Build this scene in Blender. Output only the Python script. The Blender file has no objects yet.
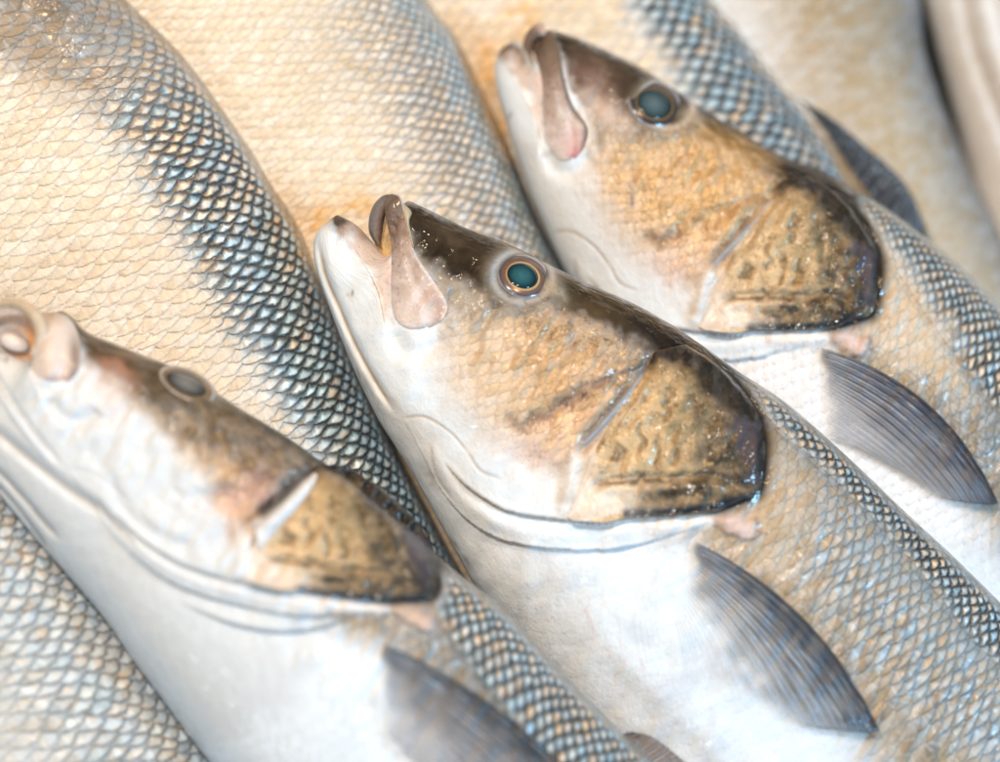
import bpy, math, random
import numpy as np
from mathutils import Matrix, Vector

random.seed(3); rng = np.random.default_rng(5)
scn = bpy.context.scene
COL = scn.collection
S = 0.000215                 # metres per picture pixel at the middle fish
DIST = 4000.0                # camera distance, in the same unit
# ---------------------------------------------------------------- frame of the counter
SL = 0.35                    # the counter slopes away from the camera towards the upper right
_n = np.array([SL*0.79, SL*0.61, 1.0]); _n /= np.linalg.norm(_n)
_ex = np.array([1.0, 0, 0]); _ex = _ex - _n*_ex.dot(_n); _ex /= np.linalg.norm(_ex)
_ey = np.cross(_n, _ex)
ROT = np.array([_ex, _ey, _n])           # working frame -> world
LIFT = 255*S
def W(p):
    p = np.atleast_2d(np.asarray(p, float))
    return (p*S) @ ROT.T + np.array([0, 0, LIFT])
def w1(x, y, z): return Vector(W((x, y, z))[0])

# ---------------------------------------------------------------- camera
cam = bpy.data.cameras.new("camera"); camo = bpy.data.objects.new("camera", cam); COL.objects.link(camo)
m = Matrix(ROT.tolist()).to_4x4(); m.translation = w1(0, 0, DIST); camo.matrix_world = m
cam.sensor_width = 36; cam.lens = 36*DIST/1000.0
cam.clip_start = 0.01; cam.clip_end = 100
cam.dof.use_dof = True; cam.dof.focus_distance = (DIST-42)*S; cam.dof.aperture_fstop = 4.0
scn.camera = camo
# ---------------------------------------------------------------- world and lamps
wd = bpy.data.worlds.new("World"); scn.world = wd; wd.use_nodes = True
wd.node_tree.nodes["Background"].inputs[0].default_value = (0.62, 0.78, 1.0, 1)
wd.node_tree.nodes["Background"].inputs[1].default_value = 0.06
def lamp(name, pos, target, size, watts, col):
    l = bpy.data.lights.new(name, 'AREA'); l.shape = 'DISK'; l.size = size*S; l.energy = watts; l.color = col
    o = bpy.data.objects.new(name, l); COL.objects.link(o)
    p = w1(*pos); o.location = p
    o.rotation_euler = (w1(*target)-p).to_track_quat('-Z', 'Y').to_euler()
    return o
lamp("stall_lamp", (-900, 2000, 3200), (0, 0, 0), 560, 5.3, (1.0, 0.935, 0.84))
lamp("warm_bulb", (700, 1900, 2300), (100, 0, 0), 180, 2.0, (1.0, 0.66, 0.36))
lamp("warm_bulb", (-350, 500, 3900), (0, 0, 0), 170, 1.8, (1.0, 0.74, 0.48))
lamp("cool_window", (2600, -300, 1500), (0, 0, 0), 600, 4.2, (0.34, 0.68, 1.0))
lamp("cool_window", (-2300, -2700, 3600), (0, 0, 0), 700, 3.3, (0.62, 0.84, 1.0))
scn.view_settings.view_transform = 'Standard'; scn.view_settings.look = 'None'
scn.view_settings.exposure = 0.0; scn.view_settings.gamma = 1.0
scn.render.engine = 'CYCLES'
scn.cycles.max_bounces = 6; scn.cycles.use_denoising = True
scn.cycles.sample_clamp_indirect = 3.0; scn.cycles.sample_clamp_direct = 5.0

# ---------------------------------------------------------------- node helper
class NT:
    def __init__(s, name):
        s.mat = bpy.data.materials.new(name); s.mat.use_nodes = True
        s.t = s.mat.node_tree; s.n = s.t.nodes; s.b = s.n["Principled BSDF"]
    def put(s, sock, v):
        if hasattr(v, 'is_linked') or isinstance(v, bpy.types.NodeSocket): s.t.links.new(v, sock)
        elif isinstance(v, tuple) and len(v) == 3 and sock.type == 'RGBA': sock.default_value = (*v, 1)
        else: sock.default_value = v
    def m(s, op, a, b=None, c=None, clamp=False):
        k = s.n.new('ShaderNodeMath'); k.operation = op; k.use_clamp = clamp
        for i, v in enumerate((a, b, c)):
            if v is not None: s.put(k.inputs[i], v)
        return k.outputs[0]
    def add(s, a, b): return s.m('ADD', a, b)
    def sub(s, a, b): return s.m('SUBTRACT', a, b)
    def mul(s, a, b): return s.m('MULTIPLY', a, b)
    def vm(s, op, a, b=None, scale=None):
        k = s.n.new('ShaderNodeVectorMath'); k.operation = op
        s.put(k.inputs[0], a)
        if b is not None: s.put(k.inputs[1], b)
        if scale is not None: s.put(k.inputs['Scale'], scale)
        return k.outputs[0]
    def attr(s, name):
        k = s.n.new('ShaderNodeAttribute'); k.attribute_name = name; return k
    def sep(s, v):
        k = s.n.new('ShaderNodeSeparateXYZ'); s.put(k.inputs[0], v); return k.outputs
    def comb(s, x, y, z=0.0):
        k = s.n.new('ShaderNodeCombineXYZ')
        for i, v in enumerate((x, y, z)): s.put(k.inputs[i], v)
        return k.outputs[0]
    def smooth(s, v, a, b, lo=0.0, hi=1.0):
        k = s.n.new('ShaderNodeMapRange'); k.interpolation_type = 'SMOOTHSTEP'
        for i, q in enumerate((v, a, b, lo, hi)): s.put(k.inputs[i], q)
        return k.outputs[0]
    def mix(s, f, a, b, mode='MIX'):
        k = s.n.new('ShaderNodeMix'); k.data_type = 'RGBA'; k.blend_type = mode
        s.put(k.inputs[0], f); s.put(k.inputs[6], a); s.put(k.inputs[7], b); return k.outputs[2]
    def fmix(s, f, a, b):
        k = s.n.new('ShaderNodeMix'); s.put(k.inputs[0], f); s.put(k.inputs[2], a); s.put(k.inputs[3], b); return k.outputs[0]
    def noise(s, v, scale, detail=3.0, rough=0.5, color=False):
        k = s.n.new('ShaderNodeTexNoise'); s.put(k.inputs['Vector'], v); k.inputs['Scale'].default_value = scale
        k.inputs['Detail'].default_value = detail; k.inputs['Roughness'].default_value = rough
        return k.outputs['Color' if color else 'Fac']
    def voro(s, v, scale, out='Distance', feature='F1', rnd=1.0):
        k = s.n.new('ShaderNodeTexVoronoi'); s.put(k.inputs['Vector'], v); k.inputs['Scale'].default_value = scale
        k.feature = feature; k.inputs['Randomness'].default_value = rnd
        return k.outputs[out]
    def bump(s, h, dist, strength=1.0, normal=None):
        k = s.n.new('ShaderNodeBump'); s.put(k.inputs['Strength'], strength); k.inputs['Distance'].default_value = dist
        s.put(k.inputs['Height'], h)
        if normal is not None: s.put(k.inputs['Normal'], normal)
        return k.outputs[0]

def fish_skin():
    g = NT("fish_skin")
    uv0 = g.attr('suv').outputs['Vector']; ca = g.attr('col'); ma = g.attr('msk')
    col = ca.outputs['Color']; R, G, B = g.sep(ma.outputs['Vector']); A = ma.outputs['Alpha']
    # wobble of the scale rows
    n1 = g.vm('SUBTRACT', g.noise(uv0, 0.28, 2, color=True), (.5, .5, .5))
    n2 = g.vm('SUBTRACT', g.noise(uv0, 1.6, 2, color=True), (.5, .5, .5))
    uv = g.vm('ADD', uv0, g.vm('ADD', g.vm('SCALE', n1, scale=0.9), g.vm('SCALE', n2, scale=0.32)))
    x, y, _ = g.sep(uv); warmth = g.sep(uv0)[2]
    h = 0.64; Rr = 0.86
    def row(xx, yy):
        k = g.m('ROUND', g.m('DIVIDE', yy, 2*h)); dy = g.sub(yy, g.mul(k, 2*h))
        arc = g.m('SQRT', g.m('MAXIMUM', g.sub(Rr*Rr, g.mul(dy, dy)), 0.0))
        c = g.m('CEIL', g.sub(xx, arc)); e = g.sub(g.add(c, arc), xx)
        return k, dy, c, e
    kA, dA, cA, eA = row(x, y)
    kB, dB, cB, eB = row(g.sub(x, 0.5), g.sub(y, h)); cB = g.add(cB, 0.5)
    isB = g.m('LESS_THAN', cB, cA)
    e = g.fmix(isB, eA, eB); dy = g.fmix(isB, dA, dB); cx = g.fmix(isB, cA, cB)
    rid = g.add(g.mul(g.fmix(isB, kA, kB), 2.0), isB)
    ep = g.m('MINIMUM', g.sub(1.0, eA), g.sub(1.0, eB))
    lx = g.sub(x, cx)
    wn = g.n.new('ShaderNodeTexWhiteNoise'); wn.noise_dimensions = '3D'
    g.put(wn.inputs['Vector'], g.comb(cx, rid, 0.37)); r1, r2, r3 = g.sep(wn.outputs['Color'])
    fine = g.noise(uv0, 5.0, 4, 0.6); mid = g.noise(uv0, 1.1, 3, 0.55); big = g.noise(uv0, 0.22, 2)
    # brightness of a scale: dark pigment along its sheath, bright plate in the middle
    ragged = g.mul(g.sub(fine, 0.5), 0.30)
    cell = g.m('SQRT', g.add(g.m('POWER', g.m('ABSOLUTE', g.mul(g.sub(lx, 0.47), 1.12)), 2.0), g.m('POWER', g.m('ABSOLUTE', g.mul(dy, 0.92)), 2.0)))
    core = g.sub(1.0, g.smooth(g.add(cell, ragged), 0.10, 0.50))
    epart = g.fmix(g.smooth(G, 0.35, 0.85), g.fmix(g.smooth(g.add(r3, mid), 0.75, 1.1), 0.72, 1.0), g.smooth(g.add(ep, ragged), -0.02, 0.34))
    bright = g.mul(epart, g.smooth(g.add(e, ragged), 0.0, 0.16))
    tone = g.add(0.80, g.mul(g.add(fine, mid), 0.20))
    c1 = g.mix(1.0, col, g.comb(tone, tone, tone), 'MULTIPLY')
    fc = g.n.new('ShaderNodeTexVoronoi'); g.put(fc.inputs['Vector'], g.vm('ADD', uv0, g.vm('SCALE', n2, scale=0.6))); fc.inputs['Scale'].default_value = 2.6
    fa, fb, fd = g.sep(fc.outputs['Color'])
    irid = g.mix(g.smooth(g.add(g.add(g.mul(r1, 0.45), g.mul(fa, 0.40)), g.sub(g.mul(big, 0.35), warmth)), 0.42, 0.74), (0.90, 0.66, 0.42), (0.46, 0.74, 0.95))
    irid = g.mix(g.mul(g.mul(r3, fd), 0.9), irid, (0.90, 0.89, 0.86))
    c2 = g.mix(g.m('MULTIPLY', g.mul(R, G), 0.88, clamp=True), c1, irid)
    c2 = g.mix(g.mul(g.mul(R, g.sub(1.0, G)), g.mul(g.smooth(g.add(g.mul(r2, 0.6), g.mul(mid, 0.5)), 0.40, 0.75), 0.55)), c2, (0.70, 0.76, 0.84))
    c2 = g.mix(g.m('MULTIPLY', g.mul(R, G), g.add(g.mul(g.sub(1.0, core), 0.62), g.mul(g.smooth(fb, 0.6, 0.95), 0.30)), clamp=True), c2, (0.042, 0.072, 0.100))
    dark = g.mix(mid, (0.006, 0.024, 0.040), (0.018, 0.018, 0.017))
    c3 = g.mix(g.m('MULTIPLY', g.mul(g.sub(1.0, bright), g.m('POWER', G, 0.8)), R, clamp=True), c2, dark)
    ang = g.m('ARCTAN2', dy, g.add(lx, 0.35))
    fan = g.noise(g.comb(g.mul(ang, 5.0), g.mul(rid, 3.7), g.mul(cx, 2.3)), 1.0, 3, 0.6)
    fk = g.mul(g.mul(g.smooth(R, 0.2, 0.4), g.sub(1.0, g.smooth(G, 0.4, 0.9))), g.smooth(fan, 0.44, 0.72))
    c3 = g.mix(g.mul(fk, 0.26), c3, (0.40, 0.27, 0.15))
    fk2 = g.mul(g.mul(g.smooth(R, 0.2, 0.4), g.sub(1.0, g.smooth(G, 0.4, 0.9))), g.sub(1.0, g.smooth(fan, 0.28, 0.54)))
    c3 = g.mix(g.mul(fk2, 0.24), c3, (0.78, 0.84, 0.92))
    # faint brown line on pale scales
    line = g.mul(g.sub(1.0, g.smooth(g.add(e, ragged), 0.0, 0.16)), g.mul(g.mul(R, 0.34), g.smooth(g.add(g.mul(big, 0.6), g.mul(mid, 0.4)), 0.42, 0.66)))
    c3 = g.mix(line, c3, (0.36, 0.27, 0.18))
    # dark pigment freckles
    sp = g.voro(g.vm('ADD', uv0, g.vm('SCALE', n2, scale=0.3)), 4.2)
    spm = g.mul(g.mul(g.sub(1.0, g.smooth(sp, 0.18, 0.46)), A), g.smooth(g.noise(uv0, 0.75, 3), 0.36, 0.60))
    c4 = g.mix(g.m('MULTIPLY', spm, 0.85, clamp=True), c3, (0.050, 0.038, 0.026))
    # bright metallic flecks on the cheek
    vc = g.n.new('ShaderNodeTexVoronoi'); g.put(vc.inputs['Vector'], uv0); vc.inputs['Scale'].default_value = 3.4
    f1, f2, f3 = g.sep(vc.outputs['Color'])
    fl = g.mul(g.mul(g.mul(B, g.smooth(f1, 0.55, 0.85)), g.smooth(g.noise(uv0, 0.8, 4, 0.65), 0.46, 0.62)), g.sub(1.0, g.smooth(vc.outputs['Distance'], 0.25, 0.6)))
    patch = g.smooth(g.noise(uv0, 0.9, 4, 0.6), 0.40, 0.66)
    c5 = g.mix(g.mul(g.mul(B, patch), 0.55), c4, (0.72, 0.50, 0.28))
    blot = g.smooth(g.noise(g.vm('ADD', uv0, (7.3, 2.1, 0.0)), 1.3, 5, 0.65), 0.54, 0.68)
    c5 = g.mix(g.m('MULTIPLY', g.mul(blot, A), 0.95, clamp=True), c5, (0.050, 0.034, 0.020))
    c5 = g.mix(g.m('MULTIPLY', fl, 0.38, clamp=True), c5, (0.95, 0.66, 0.34))
    g.put(g.b.inputs['Base Color'], c5)
    met = g.m('ADD', g.mul(g.mul(R, bright), g.add(g.mul(G, 0.14), 0.08)), g.add(g.mul(fl, 0.45), g.mul(B, 0.18)), clamp=True)
    g.put(g.b.inputs['Metallic'], met)
    g.put(g.b.inputs['Roughness'], g.m('ADD', 0.25, g.mul(fine, 0.30)))
    g.put(g.b.inputs['Coat Weight'], 0.8); g.put(g.b.inputs['Coat Roughness'], 0.05); g.put(g.b.inputs['Specular IOR Level'], 0.06)
    g.put(g.b.inputs['Subsurface Weight'], 0.08); g.put(g.b.inputs['Subsurface Scale'], 0.0010)
    g.put(g.b.inputs['Subsurface Radius'], (1.0, 0.55, 0.4))
    # relief
    hs = g.add(g.mul(g.sub(1.0, e), 0.34), g.add(g.mul(g.sub(r1, 0.5), g.mul(lx, 0.75)), g.mul(g.sub(r2, 0.5), g.mul(dy, 0.95))))
    hs = g.sub(hs, g.add(g.mul(g.mul(dy, dy), 0.9), g.mul(g.sub(1.0, bright), 0.25)))
    hs = g.add(hs, g.mul(g.sub(fb, 0.5), 0.10))
    hs = g.add(g.mul(hs, R), g.mul(g.mul(B, g.add(g.mul(g.sub(f2, .5), 0.2), vc.outputs['Distance'])), -0.07))
    hs = g.add(hs, g.mul(g.sub(fine, 0.5), 0.06))
    hs = g.add(hs, g.mul(g.sub(mid, 0.5), 0.11))
    nb = g.bump(hs, 10.0*S)
    g.put(g.b.inputs['Normal'], nb)
    bd = g.n.new('ShaderNodeTexVoronoi'); g.put(bd.inputs['Vector'], g.vm('ADD', uv0, g.vm('SCALE', n2, scale=0.5))); bd.inputs['Scale'].default_value = 2.4
    b1, b2, b3 = g.sep(bd.outputs['Color'])
    bead = g.mul(g.smooth(b1, 0.82, 0.87), g.sub(1.0, g.smooth(bd.outputs['Distance'], 0.0, g.add(0.25, g.mul(b2, 0.25)))))
    bead = g.mul(bead, g.smooth(g.add(R, B), 0.08, 0.3))
    wet = g.add(g.mul(bead, g.add(0.25, g.mul(g.smooth(mid, 0.45, 0.6), 0.5))), g.mul(g.noise(uv0, 0.8, 2), 0.7))
    g.put(g.b.inputs['Coat Normal'], g.bump(g.add(wet, g.mul(hs, 0.25)), 5.0*S))
    return g.mat

def plain_skin(name, rough=0.32, sss=0.1, coat=0.5, bumpamt=0.4):
    """colour from the mesh, fine skin grain from noise"""
    g = NT(name); ca = g.attr('col'); uv = g.attr('suv').outputs['Vector']
    n = g.noise(uv, 3.0, 4, 0.6); n2 = g.noise(uv, 11.0, 3, 0.6)
    t = g.add(0.74, g.mul(g.add(n, n2), 0.26))
    g.put(g.b.inputs['Base Color'], g.mix(1.0, ca.outputs['Color'], g.comb(t, t, t), 'MULTIPLY'))
    g.put(g.b.inputs['Roughness'], rough); g.put(g.b.inputs['Coat Weight'], coat); g.put(g.b.inputs['Coat Roughness'], 0.1)
    g.put(g.b.inputs['Subsurface Weight'], sss); g.put(g.b.inputs['Subsurface Scale'], 0.002)
    g.put(g.b.inputs['Normal'], g.bump(g.add(n, g.mul(n2, 0.4)), 3*S, bumpamt))
    return g.mat

def fin_skin():
    g = NT("fin_membrane"); ca = g.attr('col'); uv = g.attr('suv').outputs['Vector']
    a, b, _ = g.sep(uv)                       # a across the rays, b along them
    wv = g.add(a, g.mul(g.sub(g.noise(uv, 3.0, 2), 0.5), 0.012))
    ray = g.m('ABSOLUTE', g.m('SINE', g.mul(wv, 26*math.pi)))
    br = g.m('ABSOLUTE', g.m('SINE', g.mul(wv, 78*math.pi)))
    rays = g.fmix(g.smooth(b, 0.25, 0.7), ray, g.m('MAXIMUM', g.mul(ray, 0.8), br))
    st = g.noise(g.comb(g.mul(a, 60.0), g.mul(b, 7.0)), 1.0, 4, 0.6)
    t = g.add(0.55, g.add(g.mul(rays, 0.35), g.mul(st, 0.35)))
    c = g.mix(1.0, ca.outputs['Color'], g.comb(t, t, t), 'MULTIPLY')
    gl = g.mul(g.smooth(st, 0.54, 0.68), g.smooth(g.noise(uv, 4.0, 3), 0.40, 0.58))
    c = g.mix(g.mul(gl, 0.8), c, (0.62, 0.76, 0.92))  # light-blue wet glints along the rays, mixed into the base colour
    g.put(g.b.inputs['Base Color'], c)
    g.put(g.b.inputs['Roughness'], g.add(0.22, g.mul(st, 0.2))); g.put(g.b.inputs['Coat Weight'], 0.6)
    g.put(g.b.inputs['Normal'], g.bump(g.add(rays, g.mul(st, 0.9)), 2.2*S))
    al = g.m('ADD', ca.outputs['Alpha'], g.mul(g.sub(rays, 0.5), g.sub(1.0, ca.outputs['Alpha'])), clamp=True)
    g.put(g.b.inputs['Alpha'], g.mul(al, g.smooth(ca.outputs['Alpha'], 0.0, 0.25)))
    return g.mat

def eye_mat(name, cloudy):
    g = NT(name); ca = g.attr('col'); uv = g.attr('suv').outputs['Vector']
    n = g.noise(uv, 6.0, 4, 0.6)
    t = g.add(0.7, g.mul(n, 0.6))
    g.put(g.b.inputs['Base Color'], g.mix(1.0, ca.outputs['Color'], g.comb(t, t, t), 'MULTIPLY'))
    g.put(g.b.inputs['Roughness'], 0.10 if cloudy else 0.25); g.put(g.b.inputs['Coat Weight'], 1.0); g.put(g.b.inputs['Coat Roughness'], 0.03)
    if not cloudy: g.put(g.b.inputs['Metallic'], 0.15)
    return g.mat

M_SKIN = fish_skin(); M_HEAD = plain_skin("wet_jaw_skin", 0.42, 0.1, 0.3, 0.7); M_MOUTH = plain_skin("mouth_flesh", 0.3, 0.2)
M_FIN = fin_skin(); M_IRIS = eye_mat("iris_skin", False); M_PUP = eye_mat("cloudy_lens", True)

# ---------------------------------------------------------------- geometry helpers (picture pixels, y down)
def arr(p): return np.asarray(p, float)
def catmull(pts, n, u=None):
    """smooth curve through pts, n samples (or at parameters u in station units)"""
    p = arr(pts); k = len(p)
    if u is None: u = np.linspace(0, k-1, n)
    i = np.clip(u.astype(int), 0, k-2); f = (u-i)[:, None]
    P = np.vstack([2*p[0]-p[1], p, 2*p[-1]-p[-2]])
    a, b, c, d = P[i], P[i+1], P[i+2], P[i+3]
    return 0.5*(2*b + (c-a)*f + (2*a-5*b+4*c-d)*f**2 + (3*b-a-3*c+d)*f**3)
def sstep(x, a, b):
    t = np.clip((x-a)/(b-a), 0, 1); return t*t*(3-2*t)
def dist_line(x, y, pts, closed=False):
    """distance, parameter 0..1 along, side (+ left of travel in picture axes)"""
    p = arr(pts); 
    if closed: p = np.vstack([p, p[:1]])
    best = np.full(x.shape, 1e18); par = np.zeros(x.shape); side = np.zeros(x.shape)
    L = np.hypot(*(p[1:]-p[:-1]).T); cum = np.r_[0, np.cumsum(L)]
    for k in range(len(p)-1):
        d = p[k+1]-p[k]; l2 = d.dot(d)+1e-9
        t = np.clip(((x-p[k, 0])*d[0]+(y-p[k, 1])*d[1])/l2, 0, 1)
        qx = x-p[k, 0]-t*d[0]; qy = y-p[k, 1]-t*d[1]
        dd = qx*qx+qy*qy; w = dd < best
        best = np.where(w, dd, best); par = np.where(w, (cum[k]+t*L[k])/cum[-1], par)
        side = np.where(w, np.sign(d[0]*qy-d[1]*qx), side)
    return np.sqrt(best), par, side
def inside(x, y, pts):
    p = arr(pts); r = np.zeros(x.shape, bool); j = len(p)-1
    for i in range(len(p)):
        c = ((p[i, 1] > y) != (p[j, 1] > y)) & (x < (p[j, 0]-p[i, 0])*(y-p[i, 1])/(p[j, 1]-p[i, 1]+1e-9)+p[i, 0])
        r ^= c; j = i
    return r
def hashnoise(x, y, cell, seed=0):
    """smooth value noise in picture pixels, 0..1"""
    r = np.random.default_rng(seed).random((64, 64))
    u, v = x/cell, y/cell; i, j = np.floor(u).astype(int), np.floor(v).astype(int); f, h = u-i, v-j
    f = f*f*(3-2*f); h = h*h*(3-2*h)
    q = lambda a, b: r[a % 64, b % 64]
    return (q(i, j)*(1-f)+q(i+1, j)*f)*(1-h) + (q(i, j+1)*(1-f)+q(i+1, j+1)*f)*h

class Paint:
    """pigment and relief on a set of surface points"""
    def __init__(s, x, y):
        s.x, s.y = x, y; n = x.shape
        s.wx = x + (hashnoise(x, y, 13, 1)-.5)*12 + (hashnoise(x, y, 5, 2)-.5)*5
        s.wy = y + (hashnoise(x, y, 13, 3)-.5)*12 + (hashnoise(x, y, 5, 4)-.5)*5
        s.c = np.ones(n+(3,))*0.7; s.dz = np.zeros(n); s.a = 1.0
        s.R = np.zeros(n); s.G = np.zeros(n); s.B = np.zeros(n); s.A = np.zeros(n); s.warm = np.zeros(n)
    def fill(s, m, col, k=1.0):
        w = np.clip(m*k*s.a, 0, 1)[..., None]; s.c = s.c*(1-w)+arr(col)*w
    def setm(s, m, **kw):
        for q, v in kw.items(): setattr(s, q, getattr(s, q)*(1-m)+v*m)
    def poly(s, pts, soft):
        d, _, _ = dist_line(s.wx, s.wy, pts, True); sd = np.where(inside(s.wx, s.wy, pts), d, -d)
        return sstep(sd, -soft, soft)
    def blob(s, cx, cy, rx, ry, ang=0.0, p=2):
        a = math.radians(ang); dx, dy = s.wx-cx, s.wy-cy
        u = (dx*math.cos(a)+dy*math.sin(a))/rx; v = (-dx*math.sin(a)+dy*math.cos(a))/ry
        return np.exp(-(u*u+v*v)**(p/2))
    def line(s, pts, w, taper=True, warp=False, smooth=True):
        if smooth and len(pts) > 2: pts = catmull(pts, 6*len(pts))
        d, t, _ = dist_line(s.wx if warp else s.x, s.wy if warp else s.y, pts)
        k = np.exp(-(d/w)**2)
        if taper: k = k*np.clip(np.minimum(t, 1-t)*8+0.15, 0, 1)
        return k
    def step(s, pts, w, taper=0.15):
        """+1 on the right-hand side of travel (picture axes), fading out over w"""
        d, t, sd = dist_line(s.x, s.y, catmull(pts, 6*len(pts)))
        k = np.clip(np.minimum(t, 1-t)/taper, 0, 1)
        return sd*np.exp(-d/w)*k

ORG = {}                     # world origin of every object
def new_mesh(name, P, faces, mat, origin, col=None, msk=None, suv=None, parent=None):
    """P: working-frame points (y up). the object's origin sits at 'origin' (world)"""
    me = bpy.data.meshes.new(name); wv = W(P)-np.asarray(origin)
    me.vertices.add(len(wv)); me.vertices.foreach_set('co', wv.ravel())
    fl = np.concatenate([np.ravel(f) for f in faces]).astype(np.int32)
    ln = np.concatenate([np.full(len(f), f.shape[1]) for f in faces]).astype(np.int32)
    me.loops.add(len(fl)); me.loops.foreach_set('vertex_index', fl)
    me.polygons.add(len(ln)); me.polygons.foreach_set('loop_start', np.r_[0, np.cumsum(ln)[:-1]].astype(np.int32))
    me.polygons.foreach_set('loop_total', ln)
    me.update(calc_edges=True); me.validate()
    me.polygons.foreach_set('use_smooth', np.ones(len(ln), bool))
    for nm, dat in (('col', col), ('msk', msk)):
        if dat is not None:
            at = me.attributes.new(nm, 'FLOAT_COLOR', 'POINT')
            if dat.shape[1] == 3: dat = np.c_[dat, np.ones(len(dat))]
            at.data.foreach_set('color', dat.astype(np.float32).ravel())
    if suv is not None:
        at = me.attributes.new('suv', 'FLOAT_VECTOR', 'POINT'); at.data.foreach_set('vector', suv.astype(np.float32).ravel())
    me.materials.append(mat)
    o = bpy.data.objects.new(name, me); COL.objects.link(o)
    ORG[o.name] = Vector(origin)
    if parent is not None:
        o.parent = parent; o.location = Vector(origin)-ORG[parent.name]
    else: o.location = Vector(origin)
    return o
def quads(nr, nc, wrap=False, off=0):
    i, j = np.meshgrid(np.arange(nr-1), np.arange(nc if wrap else nc-1), indexing='ij'); j2 = (j+1) % nc
    q = np.stack([i*nc+j, i*nc+j2, (i+1)*nc+j2, (i+1)*nc+j], -1).reshape(-1, 4); return q+off

class Fish: pass
def to3(x, y, z, k):
    """picture pixels + height -> working frame; k takes the fish's own distance into account"""
    return np.stack([(x-500)*k, -(y-381)*k, z*np.ones_like(x)], -1)

def build_body(name, D, V, T, z0, painter, label, group, step=1.5, ssize=17.0, rows=26, back=0.62, p=2.3, peak=0.5, cat="fish", mids=None):
    D, V, T = arr(D), arr(V), arr(T); k = len(D)
    # dense stations
    uu = np.linspace(0, k-1, 4000); mid = (catmull(D, 0, uu)+catmull(V, 0, uu))/2; dd = catmull(D, 0, uu)
    seg = 0.5*np.hypot(*(mid[1:]-mid[:-1]).T)+0.5*np.hypot(*(dd[1:]-dd[:-1]).T)
    vv = catmull(V, 0, uu)
    vis = ((dd[:, 0] > -60) & (dd[:, 0] < 1060) & (dd[:, 1] > -60) & (dd[:, 1] < 820)) | ((vv[:, 0] > -60) & (vv[:, 0] < 1060) & (vv[:, 1] > -60) & (vv[:, 1] < 820)) | ((mid[:, 0] > -40) & (mid[:, 0] < 1040) & (mid[:, 1] > -40) & (mid[:, 1] < 800))
    wgt = np.where(vis[1:], seg/step, seg/9.0); cum = np.r_[0, np.cumsum(wgt)]
    nt = int(cum[-1])+2; u = np.interp(np.linspace(0, cum[-1], nt), cum, uu)
    Dp, Vp = catmull(D, 0, u), catmull(V, 0, u); Tp = np.maximum(catmull(T[:, None], 0, u)[:, 0], 1.0)
    hmax = np.hypot(*(Dp-Vp).T)[vis[np.searchsorted(uu, u).clip(0, 3999)]].max()
    nf = int(hmax*1.15/step); nb = 26
    ph = np.r_[np.linspace(0, math.pi, nf), np.linspace(math.pi, 2*math.pi, nb+1)[1:-1]]
    cs, sn = np.cos(ph), np.sin(ph); front = ph <= math.pi+1e-6
    s = 0.5-0.5*np.sign(cs)*np.abs(cs)**(2/p); zz = np.sign(sn)*np.abs(sn)**(2/p)
    zz = np.where(front, zz, zz*back)
    Mc = (D+V)/2
    for q_, mp in (mids or {}).items(): Mc[q_] = mp
    Mp = catmull(Mc, 0, u)
    sk = s**(math.log(0.5)/math.log(peak)) if peak != 0.5 else s
    X, Y = (Dp[:, None, i]*((1-sk)*(1-2*sk))+Mp[:, None, i]*(4*sk*(1-sk))+Vp[:, None, i]*(sk*(2*sk-1)) for i in (0, 1))
    Z = z0+Tp[:, None]*zz[None, :]; SS = np.broadcast_to(sk, X.shape)
    # scale coordinates: u along the body, v round the girth
    mu = (Dp+Vp)/2; ul = np.r_[0, np.cumsum(np.hypot(*(mu[1:]-mu[:-1]).T))]
    girth = np.r_[0, np.cumsum(np.hypot(np.diff(s)*0.5, np.diff(zz)*0.25))]; girth /= girth[nf-1]
    U = np.broadcast_to((ul/ssize)[:, None], X.shape); VV = np.broadcast_to((girth*rows)[None, :], X.shape)
    pt = Paint(X, Y); pt.s = SS; pt.u = U; painter(pt)
    fm = (front[None, :]*sstep(sn, 0.03, 0.30)[None, :])
    Z = Z+pt.dz*fm
    kk = (DIST-z0-0.5*Tp.max())/DIST
    P = to3(X, Y, Z, kk).reshape(-1, 3); nc = len(ph)
    cap0 = P[:nc].mean(0); cap1 = P[-nc:].mean(0)
    P = np.vstack([P, cap0, cap1]); n0 = nt*nc
    j = np.arange(nc); j2 = (j+1) % nc
    f = [quads(nt, nc, True), np.stack([j2, j, np.full(nc, n0)], -1), np.stack([j+(nt-1)*nc, j2+(nt-1)*nc, np.full(nc, n0+1)], -1)]
    ext = lambda a: np.concatenate([a.reshape(nt*nc, -1), a[0, :1].reshape(1, -1), a[-1, :1].reshape(1, -1)])
    msk = np.stack([pt.R, pt.G, pt.B, pt.A], -1)
    suv = np.stack([U, VV, pt.warm], -1)
    wp = W(P); org = np.array([wp[:, 0].mean(), wp[:, 1].mean(), wp[:, 2].min()])
    ob = new_mesh(name, P, f, M_SKIN, org, ext(np.clip(pt.c, 0.004, 0.95)), ext(np.clip(msk, 0, 1)), ext(suv))
    ob['label'] = label; ob['category'] = cat; ob['group'] = group
    F = Fish(); F.ob = ob; F.k = kk; F.z0 = z0; F.ssize = ssize
    # height lookup of the near side
    g = 2.0; w, h = 560, 440; zi = np.full((h, w), -1e9)
    xf, yf, zf = X[:, front].ravel(), Y[:, front].ravel(), Z[:, front].ravel()
    xi, yi = ((xf+60)/g).astype(int), ((yf+60)/g).astype(int); ok = (xi >= 0) & (xi < w) & (yi >= 0) & (yi < h)
    np.maximum.at(zi, (yi[ok], xi[ok]), zf[ok])
    bad = zi < -1e8; zi[bad] = np.nan
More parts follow.
